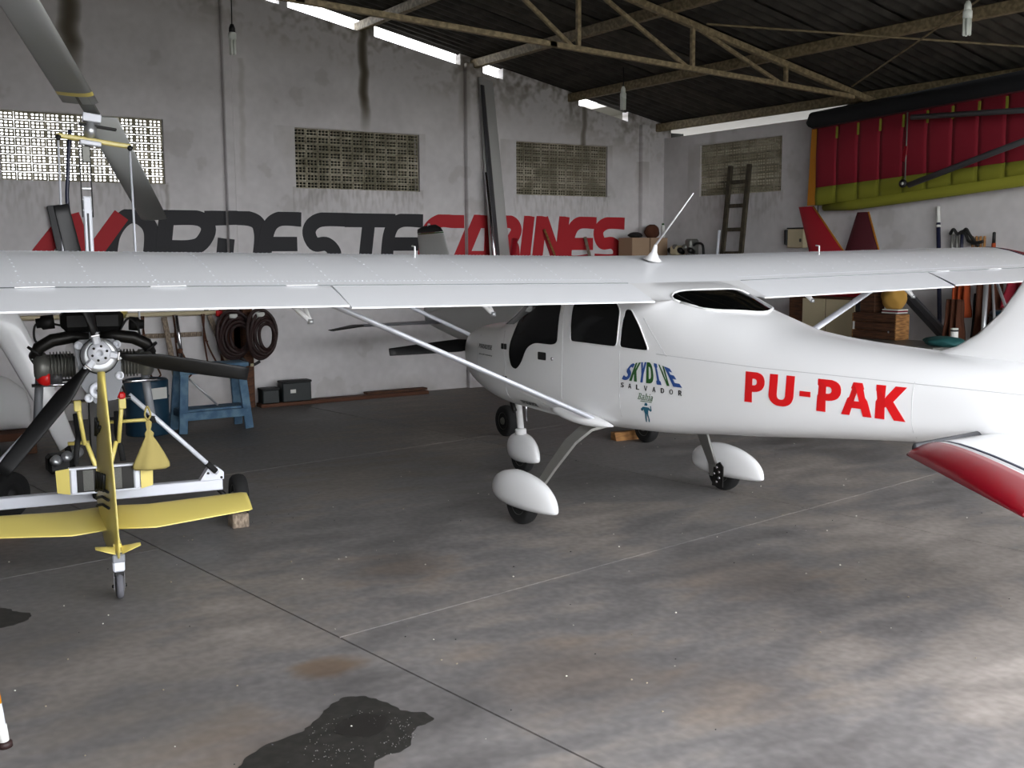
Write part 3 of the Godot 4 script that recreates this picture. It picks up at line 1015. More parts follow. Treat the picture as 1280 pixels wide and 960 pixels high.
		for i in leg.size():
			var dd: Vector3 = (leg[mini(i + 1, 5)] - leg[maxi(i - 1, 0)]).normalized()
			var nn := dd.cross(Vector3(0, 0, 1)).normalized()
			var wd: float = [0.085, 0.08, 0.068, 0.055, 0.045, 0.04][i]
			rings.append([leg[i] + Vector3(0, 0, wd) - nn * 0.011, leg[i] + Vector3(0, 0, wd) + nn * 0.011, leg[i] - Vector3(0, 0, wd) + nn * 0.011, leg[i] - Vector3(0, 0, wd) - nn * 0.011])
		st = nst()
		loft(st, rings)
		obj("gear_leg", st, M.steel, t)
		wheel(t, Vector3(CX + sgn * 1.07, 0.17, -6.86), 0.17, 0.055, Vector3(1, 0, 0))
		spat(t, Vector3(CX + sgn * 1.07, 0, -6.86), -0.40, 0.47, 0.415, 0.125, 0.115)
		if sgn > 0:
			st = nst()
			slab(st, PackedVector2Array([Vector2(-0.06, 0.06), Vector2(0.07, 0.06), Vector2(0.07, 0.24), Vector2(0.03, 0.28), Vector2(-0.04, 0.24)]), Vector3(CX + 1.07 - 0.135, 0, -6.8), Vector3(0, 0, 1), Vector3(0, 1, 0), Vector3(-0.012, 0, 0))
			var pl := obj("brake_plate", st, M.dark_metal, t)
			for q in [[0.0, 0.1], [0.03, 0.14], [0.03, 0.19], [0.0, 0.23], [-0.03, 0.17]]:
				obj("bolt", lathes(Vector3(CX + 1.07 - 0.145, q[1], -6.8 + q[0]), Vector3(-1, 0, 0), [[0, 0], [0.012, 0], [0.012, 0.008], [0, 0.01]], 8), M.chrome, pl)
	# registration, logo and small lettering on the left side
	var L := ["P", "U", "-", "P", "A", "K"]
	var Z := [[-5.085, -4.925], [-4.89, -4.70], [-4.655, -4.575], [-4.53, -4.36], [-4.355, -4.15], [-4.13, -3.935]]
	for i in 6:
		var a: float = Z[i][0]
		var b: float = Z[i][1]
		var lo := 1.195 if L[i] == "-" else 1.115
		var hi := 1.228 if L[i] == "-" else 1.315
		word("registration_letter" if L[i] != "-" else "registration_hyphen", L[i], func(u, w): return Vector2(lerpf(a, b, u), lerpf(lo, hi, w)), M.letter_red, t, true, 0.004, "Droid Sans", 0.7)
	var S := "SKYDIVE"
	for i in 7:
		var u0 := i / 7.0 + 0.004
		var u1 := (i + 1) / 7.0 - 0.006
		if S[i] == "I": u0 += 0.03; u1 -= 0.03
		word("logo_letter", S[i], func(u, w):
			var q := lerpf(u0, u1, u)
			return Vector2(lerpf(lerpf(-6.275, -5.635, q), lerpf(-6.17, -5.76, q), w), 1.152 + w * (0.125 + 0.028 * sin(PI * q))), M.logo_blue if i in [0, 2, 4, 6] else M.logo_green, t, true, 0.004, "Droid Sans", 0.0 if S[i] == "V" else 0.6)
	var S2 := "SALVADOR"
	for i in 8:
		var c := lerpf(-6.262, -5.66, i / 7.0)
		word("logo_letter", S2[i], func(u, w): return Vector2(c - 0.015 + 0.034 * u, 1.095 + 0.036 * w), M.ink, t, true)
	word("logo_script", "Bahia", func(u, w): return Vector2(-6.09 + 0.155 * u + 0.02 * w, 1.025 + 0.05 * w), M.logo_green, t, false, 0.004, "Droid Serif")
	st = nst(true)
	patch(st, [[-6.06, 1.012], [-5.94, 1.014], [-5.94, 1.018], [-6.06, 1.016]], 0.004)
	obj("logo_underline", st, M.logo_green, t)
	st = nst(true)
	for q in [[[-6.02, 0.985], [-5.99, 0.985], [-5.985, 1.0], [-6.0, 1.008], [-6.015, 1.0]], [[-6.035, 0.975], [-5.975, 0.975], [-5.985, 0.925], [-6.02, 0.925]], [[-6.035, 0.975], [-6.02, 0.96], [-6.05, 0.94], [-6.06, 0.955]], [[-5.975, 0.975], [-5.99, 0.96], [-5.955, 0.945], [-5.945, 0.955]], [[-5.955, 0.945], [-5.945, 0.955], [-5.95, 0.99], [-5.96, 0.985]], [[-6.02, 0.925], [-6.003, 0.925], [-6.01, 0.88], [-6.02, 0.86], [-6.03, 0.862], [-6.025, 0.89]], [[-6.003, 0.925], [-5.985, 0.925], [-5.98, 0.885], [-5.99, 0.862], [-6.0, 0.866], [-5.993, 0.89]]]:
		patch(st, q, 0.004, -1.0, 0.03)
	obj("logo_figure", st, M.logo_teal, t)
	word("cowl_lettering", "PARADISE", func(u, w): return Vector2(lerpf(-8.41, -8.14, u), lerpf(1.235, 1.275, w)), M.ink, t)
	word("cowl_lettering", "aircraft industry", func(u, w): return Vector2(lerpf(-8.4, -8.13, u), lerpf(1.175, 1.19, w)), M.ink, t)
	word("body_lettering", "EXPERIMENTAL", func(u, w): return Vector2(lerpf(-7.74, -7.46, u), lerpf(0.80, 0.83, w)), M.ink, t)
	# door handle, lock and hinges
	st = nst(true)
	patch(st, rounded([[-7.37, 1.215], [-7.25, 1.215], [-7.25, 1.28], [-7.37, 1.28]], 0.012), 0.006)
	obj("door_handle", st, M.dark_metal, t)
	obj("door_lock", lathes(skin(-7.17, 1.235, 0.0), Vector3(-1, 0, 0), [[0.014, 0], [0.014, 0.006], [0.005, 0.008], [0, 0.006]], 12), M.chrome, t)
	for y in [1.285, 1.0]:
		for k in 2:
			st = nst()
			box(st, skin(-7.935 + k * 0.05, y, 0.006), Vector3(0.014, 0.05, 0.03), Basis.IDENTITY, 0.004)
			obj("door_hinge", st, M.dark_metal, t)
	# whip aerial on the cabin roof
	var ab := Vector3(5.6, 2.035, -6.6)
	obj("aerial_base", lathes(ab, Vector3(0.0, 1, 0.3), [[0, -0.01], [0.075, 0.0], [0.05, 0.02], [0.024, 0.06], [0.012, 0.12], [0, 0.125]], 18), M.white, t)
	obj("aerial_whip", tubes([ab + Vector3(0, 0.11, 0.03), Vector3(5.6, 2.53, -6.14)], [0.009, 0.004], 6), M.white, t)
	# propeller
	obj("spinner", lathes(Vector3(5.6, 1.22, -8.93), Vector3(0, 0, -1), [[0.1, 0], [0.1, 0.06], [0.085, 0.14], [0.05, 0.2], [0, 0.23]], 20), M.white, t)
	for s: float in [-1.0, 1.0]:
		obj("propeller_blade", blade(Vector3(5.6, 1.22, -9.02), Vector3(s, 0.035 * s, 0), 0.07, 1.12, 0.14, 0.07, Vector3(0, 0, 1)), M.blade, t)
	# cowl outlet and exhaust
	obj("exhaust_pipe", tubes([Vector3(5.42, 0.8, -8.38), Vector3(5.41, 0.7, -8.36), Vector3(5.4, 0.64, -8.3)], 0.022, 10), M.dark_metal, t)
	# nose gear
	obj("nose_gear_leg", tubes([Vector3(5.6, 0.8, -8.56), Vector3(5.6, 0.4, -8.5)], [0.032, 0.032], 12), M.white, t)
	obj("nose_gear_link", tubes([Vector3(5.65, 0.76, -8.5), Vector3(5.65, 0.5, -8.47)], 0.009, 8), M.chrome, t)
	obj("nose_gear_collar", lathes(Vector3(5.6, 0.37, -8.5), Vector3(0, 1, -0.1), [[0, 0], [0.055, 0], [0.055, 0.05], [0.045, 0.06], [0, 0.06]], 16), M.white, t)
	wheel(t, Vector3(5.62, 0.15, -8.5), 0.15, 0.05, Vector3(1, 0, 0))
	spat(t, Vector3(5.62, 0, -8.5), -0.23, 0.27, 0.39, 0.1, 0.1)
	# fin with its fairing down onto the body, rudder
	st = nst(true)
	rings = []
	for q in [[1.40, -4.35, -2.32, 0.05], [1.48, -4.05, -2.34, 0.075], [1.54, -3.87, -2.36, 0.07], [1.62, -3.74, -2.38, 0.058], [1.75, -3.6, -2.42, 0.05], [1.95, -3.46, -2.46, 0.045], [2.2, -3.3, -2.5, 0.04], [2.45, -3.15, -2.56, 0.034], [2.5, -3.08, -2.6, 0.02]]:
		rings.append(fin_ring(q[0], q[1], q[2], q[3]))
	loft(st, rings)
	obj("tail_fin", st, M.white, t)
	# tailplane: white panel, navy and white lines, rounded red edge
	for sgn: float in [-1.0, 1.0]:
		tailplane(t, sgn)
	# rivets: small domes in rows, too many to count
	var ts := []
	for sgn: float in [-1.0, 1.0]:
		for k in 12:
			var x: float = CX + sgn * (0.75 + k * 0.355)
			for j in 15:
				var zz := -7.1 + j * 0.062
				rivet(ts, Vector3(x, top_at(zz) + wing_y(x), zz))
		for k in 140:
			var x: float = CX + sgn * (0.6 + k * 0.0295)
			rivet(ts, Vector3(x, top_at(-6.27) + wing_y(x), -6.27))
			rivet(ts, Vector3(x, top_at(-6.92) + wing_y(x), -6.92))
	var dome := SphereMesh.new()
	dome.radius = 0.006; dome.height = 0.012; dome.radial_segments = 6; dome.rings = 3
	dome.material = M.chrome
	var mm := MultiMesh.new()
	mm.transform_format = MultiMesh.TRANSFORM_3D
	mm.mesh = dome
	mm.instance_count = ts.size()
	for i in ts.size(): mm.set_instance_transform(i, ts[i])
	var mi := MultiMeshInstance3D.new()
	mi.name = "rivets"
	mi.multimesh = mm
	mi.material_override = M.alu_white
	mi.set_meta("kind", "stuff")
	wing.add_child(mi)

func fin_ring(y: float, z0: float, z1: float, h: float) -> Array:
	var o := []
	for i in 24:
		var a := TAU * i / 24
		var u := 0.5 - 0.5 * cos(a)
		var th := h * (1.1 * sqrt(u) * (1.0 - u) * 1.9 + 0.06)
		o.append(Vector3(CX + (th if sin(a) > 0 else -th) * (0.0 if absf(sin(a)) < 0.001 else 1.0), y, lerpf(z0, z1, u)))
	return o

func tailplane(t: Node, sgn: float) -> void:
	var y := 1.08
	# outline seen from above, (distance from the centre line, z): leading edge, raked tip, trailing edge
	var lead := func(s: float) -> float: return -3.52 + 0.05 * s
	var st := nst(true)
	var rings := []
	# sections across the raked tip: s at the leading edge and at the trailing edge
	for k in 12:
		var u := k / 11.0
		rings.append(tail_ring(sgn, lerpf(0.05, 0.70, u), lerpf(0.05, 1.30, u), y, 1.0))
	loft(st, rings)
	obj("tailplane", st, M.white, t)
	st = nst(true)
	loft(st, [tail_ring(sgn, 0.70, 1.30, y, 1.0), tail_ring(sgn, 0.715, 1.32, y, 1.0)])
	obj("tail_stripe", st, M.white, t)
	st = nst(true)
	loft(st, [tail_ring(sgn, 0.64, 1.23, y, 1.06), tail_ring(sgn, 0.665, 1.26, y, 1.06)])
	obj("tail_stripe", st, M.navy, t)
	st = nst(true)
	rings = []
	for k in 9:
		var a := k / 8.0 * PI / 2
		rings.append(tail_ring(sgn, 0.715 + 0.2 * sin(a), 1.319 + 0.33 * sin(a), y - 0.03 * (1.0 - cos(a)), maxf(cos(a), 0.03) * 1.1))
	loft(st, rings)
	obj("tail_tip", st, M.red_gloss, t)
	st = nst(true)
	tube(st, [Vector3(CX + sgn * 0.2, y + 0.002, -3.53), Vector3(CX + sgn * 0.86, y, -3.49)], 0.03, 10, 0.6)
	obj("leading_edge_boot", st, M.grey_dark, t)

func tail_ring(sgn: float, s0: float, s1: float, y: float, th: float) -> Array:
	var o := []
	for i in 22:
		var a := TAU * i / 22
		var u := 0.5 - 0.5 * cos(a)
		var h := 0.045 * (sqrt(u) * (1.0 - u) * 2.2 + 0.12 * (1.0 - u) + 0.03) * th
		o.append(Vector3(CX + sgn * lerpf(s0, s1, u), y + (h if sin(a) >= 0 else -h), lerpf(-3.5, -2.4, u)))
	return o

func wheel(t: Node, c: Vector3, r: float, w: float, axis: Vector3, hub: Material = null) -> Node:
	var o := obj("tyre", lathes(c - axis * w, axis, [[r * 0.5, 0.012], [r * 0.86, 0.0], [r * 0.96, w * 0.3], [r, w * 0.8], [r, w * 1.2], [r * 0.96, w * 1.7], [r * 0.86, w * 2], [r * 0.5, w * 2 - 0.012]], 32), M.rubber, t)
	obj("wheel_hub", lathes(c - axis * (w + 0.004), axis, [[0, 0.0], [r * 0.2, 0.0], [r * 0.24, 0.016], [r * 0.5, 0.02], [r * 0.54, 0.012], [r * 0.54, w * 2 - 0.004], [r * 0.5, w * 2 - 0.012], [r * 0.24, w * 2 - 0.006], [r * 0.2, w * 2 + 0.008], [0, w * 2 + 0.008]], 24), hub if hub else M.grey_metal, t)
	return o

# teardrop fairing, open below round the tyre: z from front to tail, height of the top, of the tail, half width
func spat(t: Node, c: Vector3, zf: float, zt: float, top: float, low: float, hw: float) -> void:
	var st := nst(true)
	var rings := []
	for k in 21:
		var u := k / 20.0
		var uu := 0.5 - 0.5 * cos(u * PI)
		var z := lerpf(zf, zt, uu)
		var f := pow(clampf(uu / 0.36, 0.0, 1.0), 0.5) if uu < 0.36 else 1.0
		f = sqrt(1.0 - pow(1.0 - clampf(uu / 0.4, 0.0, 1.0), 2.0)) if uu < 0.4 else sqrt(maxf(0.0, 1.0 - pow((uu - 0.4) / 0.6, 1.9)))
		var mid := lerpf(0.24, low + 0.055, uu)
		var yt := lerpf(mid, top, f)
		var yb := lerpf(mid, low, pow(f, 0.7))
		var w := hw * (f if uu < 0.4 else pow(f, 1.15))
		var r := []
		for i in 22:
			var a := TAU * i / 22
			var hh := (yt - mid) if sin(a) > 0 else (mid - yb)
			r.append(c + Vector3(maxf(w, 0.002) * signf(cos(a)) * pow(absf(cos(a)), 0.8), mid + hh * sin(a), z))
		rings.append(r)
	loft(st, rings)
	obj("wheel_spat", st, M.white, t)

# a propeller blade: root r0, tip r1, widest wd, tip width wt; twists from root to tip
func blade(c: Vector3, d: Vector3, r0: float, r1: float, wd: float, wt: float, ax: Vector3) -> SurfaceTool:
	var st := nst(true)
	d = d.normalized()
	var s := ax.cross(d).normalized()
	var rings := []
	for k in 15:
		var u := k / 14.0
		var w := lerpf(0.03, wd / 2, smoothstep(0.0, 0.3, u)) if u < 0.3 else lerpf(wd / 2, wt / 2, (u - 0.3) / 0.7)
		var th := lerpf(0.022, 0.006, sqrt(u))
		var tw := lerpf(0.75, 0.22, u)
		var e := s * cos(tw) + ax * sin(tw)
		var n := d.cross(e)
		var r := []
		for i in 14:
			var a := TAU * i / 14
			r.append(c + d * lerpf(r0, r1, u) + e * w * cos(a) + n * th * sin(a))
		rings.append(r)
	loft(st, rings)
	return st

# ---------------------------------------------------------------- yellow gyrocopter (tail towards the camera)
func gyro() -> void:
	var t := thing("gyrocopter", "open gyrocopter with yellow tail surfaces, black three-blade propeller and exposed engine", "gyrocopter", Vector3(1.72, 0, -8.4), deg_to_rad(-8.5))
	org = Vector3.ZERO
	var V := func(x: float, y: float, z: float) -> Vector3: return Vector3(x, y, z)
	# axle beam and its end brackets
	obj("axle_beam", bxs(Vector3(-0.02, 0.30, 0), Vector3(1.86, 0.085, 0.08), Basis.IDENTITY, 0.006), M.alu_white, t)
	for s: float in [-1.0, 1.0]:
		var st := nst()
		slab(st, PackedVector2Array([Vector2(0.74, 0.345), Vector2(0.92, 0.345), Vector2(0.92, 0.40), Vector2(0.87, 0.445), Vector2(0.80, 0.435)]), Vector3(0, 0, -0.045), Vector3(s, 0, 0), Vector3(0, 1, 0), Vector3(0, 0, 0.09))
		var br := obj("axle_bracket", st, M.alu_white, t)
		for q in [[0.8, 0.4], [0.87, 0.41], [0.9, 0.36]]:
			obj("bolt", lathes(Vector3(s * q[0], q[1], 0.045), Vector3(0, 0, 1), [[0, 0], [0.01, 0], [0.01, 0.008], [0, 0.01]], 8), M.dark_metal, br)
		# main wheel on a stub axle
		obj("stub_axle", tubes([Vector3(s * 0.88, 0.26, 0), Vector3(s * 0.94, 0.19, 0), Vector3(s * 1.02, 0.18, 0)], 0.02, 10), M.dark_metal, t)
		wheel(t, Vector3(s * 1.04, 0.18, -0.02), 0.18, 0.055, Vector3(1, 0, 0))
		# polished strut from the engine bearer to the wheel, with a black sleeve
		var a := Vector3(s * 0.24, 1.06, 0.12)
		var b := Vector3(s * 0.87, 0.40, 0.06)
		var sp := obj("axle_strut", tubes([a, b], 0.018, 12), M.alu_white, t)
		obj("sleeve", tubes([b + (a - b) * 0.13, b + (a - b) * 0.02], 0.023, 12), M.rubber, sp)
		# damper leg standing on the strut
		var c := Vector3(s * 0.36, 1.24, 0.06)
		var e := Vector3(s * 0.395, 0.88, 0.09)
		var dl := obj("damper_leg", tubes([c, e], 0.03, 14), M.grey_paint, t)
		obj("rubber_foot", lathes(e - Vector3(0, 0.045, 0), Vector3.UP, [[0, 0], [0.038, 0], [0.038, 0.05], [0.03, 0.06], [0, 0.06]], 14), M.rubber, dl)
	# keel and the lower frame
	obj("keel_tube", bxs(Vector3(0, 0.31, 0.75), Vector3(0.05, 0.06, 1.9), Basis.IDENTITY, 0.005), M.yellow, t)
	obj("engine_bearer", tubes([Vector3(-0.19, 1.06, 0.36), Vector3(0.23, 1.07, 0.36)], 0.012, 8), M.chrome, t)
	for s: float in [-1.0, 1.0]:
		obj("yellow_strut", tubes([Vector3(0.02 + s * 0.15, 1.06, 0.36), Vector3(0.02 + s * 0.115, 0.74, 0.32)], 0.016, 8), M.yellow, t)
		obj("yellow_strut", tubes([Vector3(0.02 + s * 0.1, 0.75, 0.32), Vector3(0.02 + s * 0.05, 0.58, 0.34), Vector3(0.0, 0.36, 0.3)], 0.017, 8), M.yellow, t)
		obj("strut_end", bxs(Vector3(0.02 + s * 0.15, 1.03, 0.362), Vector3(0.05, 0.08, 0.03), Basis.IDENTITY, 0.006), M.yellow, t)
		obj("coolant_hose", tubes([Vector3(s * 0.14, 0.95, 0.2), Vector3(s * 0.13, 0.8, 0.27), Vector3(s * 0.15, 0.7, 0.3), Vector3(s * 0.16, 0.6, 0.32)], 0.02, 10), M.rubber, t)
	obj("mast_foot", bxs(Vector3(0.0, 0.7, 0.1), Vector3(0.1, 0.8, 0.1), Basis.IDENTITY, 0.01), M.dark_metal, t)
	obj("cross_tube", tubes([Vector3(-0.2, 0.72, 0.1), Vector3(0.05, 0.72, 0.1)], 0.014, 8), M.yellow, t)
	obj("cross_tube", tubes([Vector3(0.1, 0.86, 0.1), Vector3(0.4, 0.86, 0.1)], 0.014, 8), M.yellow, t)
	# two radiators with yellow side shrouds
	for s: float in [-1.0, 1.0]:
		var c := Vector3(0.03 + s * 0.145, 0.49, 0.36)
		var r := obj("radiator", bxs(c, Vector3(0.17, 0.17, 0.045), Basis.IDENTITY, 0.004), M.dark_metal, t)
		for k in 14:
			obj("cooling_fin", bxs(c + Vector3(-0.05 * s - 0.052 + k * 0.005, 0, 0.024), Vector3(0.003, 0.15, 0.006), Basis.IDENTITY, 0.0), M.grey_metal, r)
		obj("radiator_tank", bxs(c + Vector3(s * 0.07, 0, 0.004), Vector3(0.045, 0.185, 0.06), Basis.IDENTITY, 0.01), M.alu_white, r)
		for y: float in [-1.0, 1.0]:
			obj("radiator_rail", bxs(c + Vector3(0, y * 0.09, 0.0), Vector3(0.2, 0.014, 0.06), Basis.IDENTITY, 0.003), M.alu_white, r)
		var st := nst()
		slab(st, PackedVector2Array([Vector2(0.0, -0.09), Vector2(0.085, -0.075), Vector2(0.09, 0.085), Vector2(0.0, 0.1)]), c + Vector3(s * 0.095, 0, 0.03), Vector3(s, 0, -0.25), Vector3(0, 1, 0), Vector3(0, 0, 0.006))
		obj("yellow_shroud", st, M.yellow, t)
	# fin and rudder: thin lens sections, black lettering strokes low down
	var st := nst(true)
	var rings := []
	for q in [[1.37, 1.44, 1.47], [1.31, 1.4, 1.52], [1.2, 1.34, 1.58], [1.05, 1.26, 1.64], [0.85, 1.18, 1.69], [0.65, 1.13, 1.73], [0.5, 1.12, 1.75], [0.38, 1.16, 1.77], [0.3, 1.26, 1.77], [0.25, 1.42, 1.75]]:
		rings.append(lens(Vector3(0, q[0], q[1]), Vector3(0, q[0] + 0.01, q[2]), 0.028))
	loft(st, rings)
	var fin := obj("tail_fin", st, M.yellow, t)
	fin.rotation.y = deg_to_rad(6.0)
	fin.position = Vector3(0, 0, 1.72) - Basis(Vector3.UP, deg_to_rad(6.0)) * Vector3(0, 0, 1.72)
	for q in [[0.47, 0.03], [0.52, 0.05], [0.57, 0.03]]:
		var g := nst(true)
		tube(g, [Vector3(-0.02, q[0] + 0.0, 1.16), Vector3(-0.031, q[0] + 0.03, 1.27), Vector3(-0.03, q[0] + 0.07, 1.45), Vector3(-0.024, q[0] + 0.08, 1.62)], 0.009, 6)
		obj("black_stripe", g, M.ink, fin)
	for k in 4:
		var g := nst(true)
		tube(g, [Vector3(-0.031, 0.60 + k * 0.012, 1.24 + k * 0.09), Vector3(-0.031, 0.72 + k * 0.01, 1.29 + k * 0.09)], 0.01, 6)
		obj("black_lettering", g, M.ink, fin)
	for k in 3:
		var g := nst(true)
		tube(g, [Vector3(-0.029, 0.96 + k * 0.02, 1.32 + k * 0.05), Vector3(-0.03, 1.08 - k * 0.02, 1.37 + k * 0.06)], 0.011, 6)
		obj("black_lettering", g, M.ink, fin)
	# horizontal tail in two halves
	for s: float in [-1.0, 1.0]:
		st = nst(true)
		rings = []
		for q in [[0.02, 1.12, 1.51, 0.42], [0.25, 1.13, 1.53, 0.41], [0.84, 1.2, 1.47, 0.445], [0.87, 1.24, 1.45, 0.447]]:
			var l := lens(Vector3(s * q[0], q[3] + 0.035, q[1]), Vector3(s * q[0], q[3] - 0.035, q[2]), 0.014, Vector3.UP)
			rings.append(l)
		loft(st, rings)
		obj("tailplane", st, M.yellow, t)
		st = nst(true)
		loft(st, [lens(Vector3(s * 0.02, 0.315, 1.66), Vector3(s * 0.02, 0.3, 1.8), 0.01, Vector3.UP), lens(Vector3(s * 0.13, 0.34, 1.72), Vector3(s * 0.13, 0.335, 1.77), 0.006, Vector3.UP)])
		obj("trim_tab", st, M.yellow, t)
	# tail wheel and its fork
	obj("fork_head", bxs(Vector3(0, 0.255, 1.69), Vector3(0.075, 0.055, 0.09), Basis.IDENTITY, 0.008), M.grey_paint, t)
	obj("fork_block", bxs(Vector3(0, 0.205, 1.69), Vector3(0.07, 0.07, 0.08), Basis.IDENTITY, 0.01), M.alu_white, t)
	obj("fork_yoke", bxs(Vector3(0, 0.155, 1.69), Vector3(0.06, 0.035, 0.06), Basis.IDENTITY, 0.008), M.black, t)
	for s: float in [-1.0, 1.0]:
		obj("fork_arm", bxs(Vector3(s * 0.03, 0.115, 1.695), Vector3(0.005, 0.12, 0.035), Basis.IDENTITY, 0.001), M.chrome, t)
		obj("axle_nut", lathes(Vector3(s * 0.033, 0.078, 1.7), Vector3(s, 0, 0), [[0, 0], [0.012, 0], [0.01, 0.01], [0, 0.012]], 10), M.black, t)
	obj("tail_tyre", lathes(Vector3(-0.022, 0.078, 1.7), Vector3(1, 0, 0), [[0, 0.008], [0.06, 0.0], [0.072, 0.005], [0.078, 0.016], [0.078, 0.028], [0.072, 0.039], [0.06, 0.044], [0, 0.036]], 28), M.rubber_grey, t)
	# engine: cylinders, intake pipes, gearbox, belt drive
	for s: float in [-1.0, 1.0]:
		for k in 2:
			var c := Vector3(s * 0.25, 1.31, 0.12 + k * 0.2)
			var cy := obj("cylinder", lathes(c - Vector3(s * 0.12, 0, 0), Vector3(s, 0, 0), [[0, 0], [0.075, 0], [0.075, 0.18], [0.09, 0.19], [0.09, 0.25], [0.06, 0.27], [0, 0.27]], 18), M.grey_metal, t)
			for f in 7:
				obj("cylinder_rib", lathes(c - Vector3(s * (0.1 - f * 0.022), 0, 0), Vector3(s, 0, 0), [[0.07, 0], [0.092, 0.0], [0.092, 0.006], [0.07, 0.006]], 18), M.grey_metal, cy)
		st = nst(true)
		tube(st, [Vector3(s * 0.04, 1.5, 0.3), Vector3(s * 0.14, 1.52, 0.32), Vector3(s * 0.27, 1.5, 0.33), Vector3(s * 0.36, 1.45, 0.32), Vector3(s * 0.39, 1.38, 0.3)], [0.045, 0.045, 0.046, 0.044, 0.04], 14)
		obj("intake_pipe", st, M.dark_metal, t)
		obj("pipe_flange", lathes(Vector3(s * 0.38, 1.43, 0.31), Vector3(s * 0.6, -0.8, 0), [[0, 0], [0.06, 0], [0.06, 0.016], [0, 0.016]], 14), M.black, t)
		obj("bearer_tube", tubes([Vector3(s * 0.12, 1.185, 0.36), Vector3(s * 0.42, 1.19, 0.36)], 0.012, 8), M.chrome, t)
	obj("crankcase", bxs(Vector3(0.02, 1.3, 0.22), Vector3(0.22, 0.3, 0.46), Basis.IDENTITY, 0.03), M.dark_metal, t)
	obj("air_box", bxs(Vector3(0.0, 1.63, 0.24), Vector3(0.42, 0.16, 0.26), Basis.IDENTITY, 0.04), M.black, t)
	obj("carburettor", lathes(Vector3(-0.25, 1.63, 0.28), Vector3(-1, -0.1, 0), [[0, 0], [0.05, 0], [0.05, 0.08], [0.035, 0.09], [0.035, 0.12], [0, 0.12]], 14), M.black, t)
	obj("carburettor", lathes(Vector3(0.25, 1.6, 0.28), Vector3(1, -0.1, 0), [[0, 0], [0.05, 0], [0.05, 0.06], [0.035, 0.07], [0.035, 0.1], [0, 0.1]], 14), M.black, t)
	obj("red_oil_filter", lathes(Vector3(-0.30, 1.235, 0.34), Vector3(-1, 0, 0), [[0, 0], [0.055, 0], [0.06, 0.02], [0.055, 0.05], [0.035, 0.075], [0.012, 0.085], [0, 0.095]], 18), M.red_plastic, t)
	obj("oil_filter_body", lathes(Vector3(-0.22, 1.235, 0.34), Vector3(-1, 0, 0), [[0, 0], [0.05, 0], [0.05, 0.08], [0, 0.08]], 18), M.grey_dark, t)
	st = nst()
	slab(st, PackedVector2Array([Vector2(-0.14, 1.5), Vector2(-0.1, 1.53), Vector2(0.12, 1.53), Vector2(0.16, 1.49), Vector2(0.165, 1.2), Vector2(0.12, 1.1), Vector2(-0.02, 1.08), Vector2(-0.1, 1.2)]), Vector3(0.0, -0.02, 0.46), Vector3(1, 0, 0), Vector3(0, 1, 0), Vector3(0, 0, 0.06))
	obj("gearbox_plate", st, M.grey_paint, t)
	obj("drive_pulley", lathes(Vector3(0.02, 1.40, 0.52), Vector3(0, 0, 1), [[0, 0], [0.118, 0.0], [0.122, 0.01], [0.11, 0.016], [0.11, 0.03], [0.122, 0.036], [0.118, 0.046], [0.09, 0.048], [0, 0.046]], 32), M.alu, t)
	obj("drive_belt", lathes(Vector3(0.02, 1.395, 0.53), Vector3(0, 0, 1), [[0.11, 0], [0.126, 0.0], [0.126, 0.02], [0.11, 0.02]], 32), M.rubber, t)
	var sp := obj("small_pulley", lathes(Vector3(0.0, 1.155, 0.52), Vector3(0, 0, 1), [[0, 0], [0.055, 0], [0.058, 0.02], [0.05, 0.03], [0.05, 0.024], [0.02, 0.024], [0.018, 0.04], [0, 0.04]], 24), M.alu_white, t)
	obj("pulley_bolt", lathes(Vector3(0.0, 1.155, 0.56), Vector3(0, 0, 1), [[0, 0], [0.012, 0], [0.012, 0.01], [0, 0.012]], 8), M.dark_metal, sp)
	for q in [[-0.11, 1.47], [0.14, 1.47], [0.15, 1.25], [-0.06, 1.1]]:
		obj("mounting_lug", lathes(Vector3(q[0], q[1], 0.5), Vector3(0, 0, 1), [[0, 0], [0.03, 0], [0.03, 0.03], [0.013, 0.032], [0.012, 0.022], [0, 0.022]], 14), M.alu_white, t)
	# cables and hoses round the engine
	for q in [[[-0.2, 1.6, 0.3], [-0.36, 1.62, 0.3], [-0.38, 1.5, 0.3], [-0.3, 1.46, 0.3]], [[0.18, 1.56, 0.36], [0.24, 1.64, 0.36], [0.3, 1.58, 0.36], [0.32, 1.46, 0.34]], [[0.1, 1.16, 0.45], [0.14, 1.2, 0.48], [0.18, 1.14, 0.45], [0.2, 1.08, 0.4]], [[-0.26, 1.22, 0.36], [-0.1, 1.23, 0.42], [-0.08, 1.3, 0.44]], [[-0.34, 1.46, 0.3], [-0.42, 1.4, 0.3], [-0.36, 1.3, 0.32], [-0.28, 1.28, 0.33]], [[0.36, 1.42, 0.3], [0.42, 1.36, 0.3], [0.36, 1.28, 0.3]]]:
		obj("engine_cable", tubes(smooth_path(q), 0.008, 6), M.black, t)
	obj("red_fitting", bxs(Vector3(0.16, 1.1, 0.46), Vector3(0.05, 0.05, 0.05), Basis.IDENTITY, 0.012), M.red_plastic, t)
	obj("fuel_tank", lathes(Vector3(0.14, 1.62, 0.12), Vector3.UP, [[0, 0], [0.1, 0.01], [0.12, 0.06], [0.12, 0.12], [0.06, 0.15], [0, 0.15]], 18), M.yellow, t)
	# propeller hub with three arms
	var hc := Vector3(0.02, 1.42, 0.6)
	var hub := obj("propeller_hub", lathes(hc - Vector3(0, 0, 0.03), Vector3(0, 0, 1), [[0, 0], [0.075, 0], [0.08, 0.01], [0.08, 0.04], [0.07, 0.05], [0.03, 0.05], [0.018, 0.052], [0.016, 0.04], [0, 0.04]], 28), M.alu_white, t)
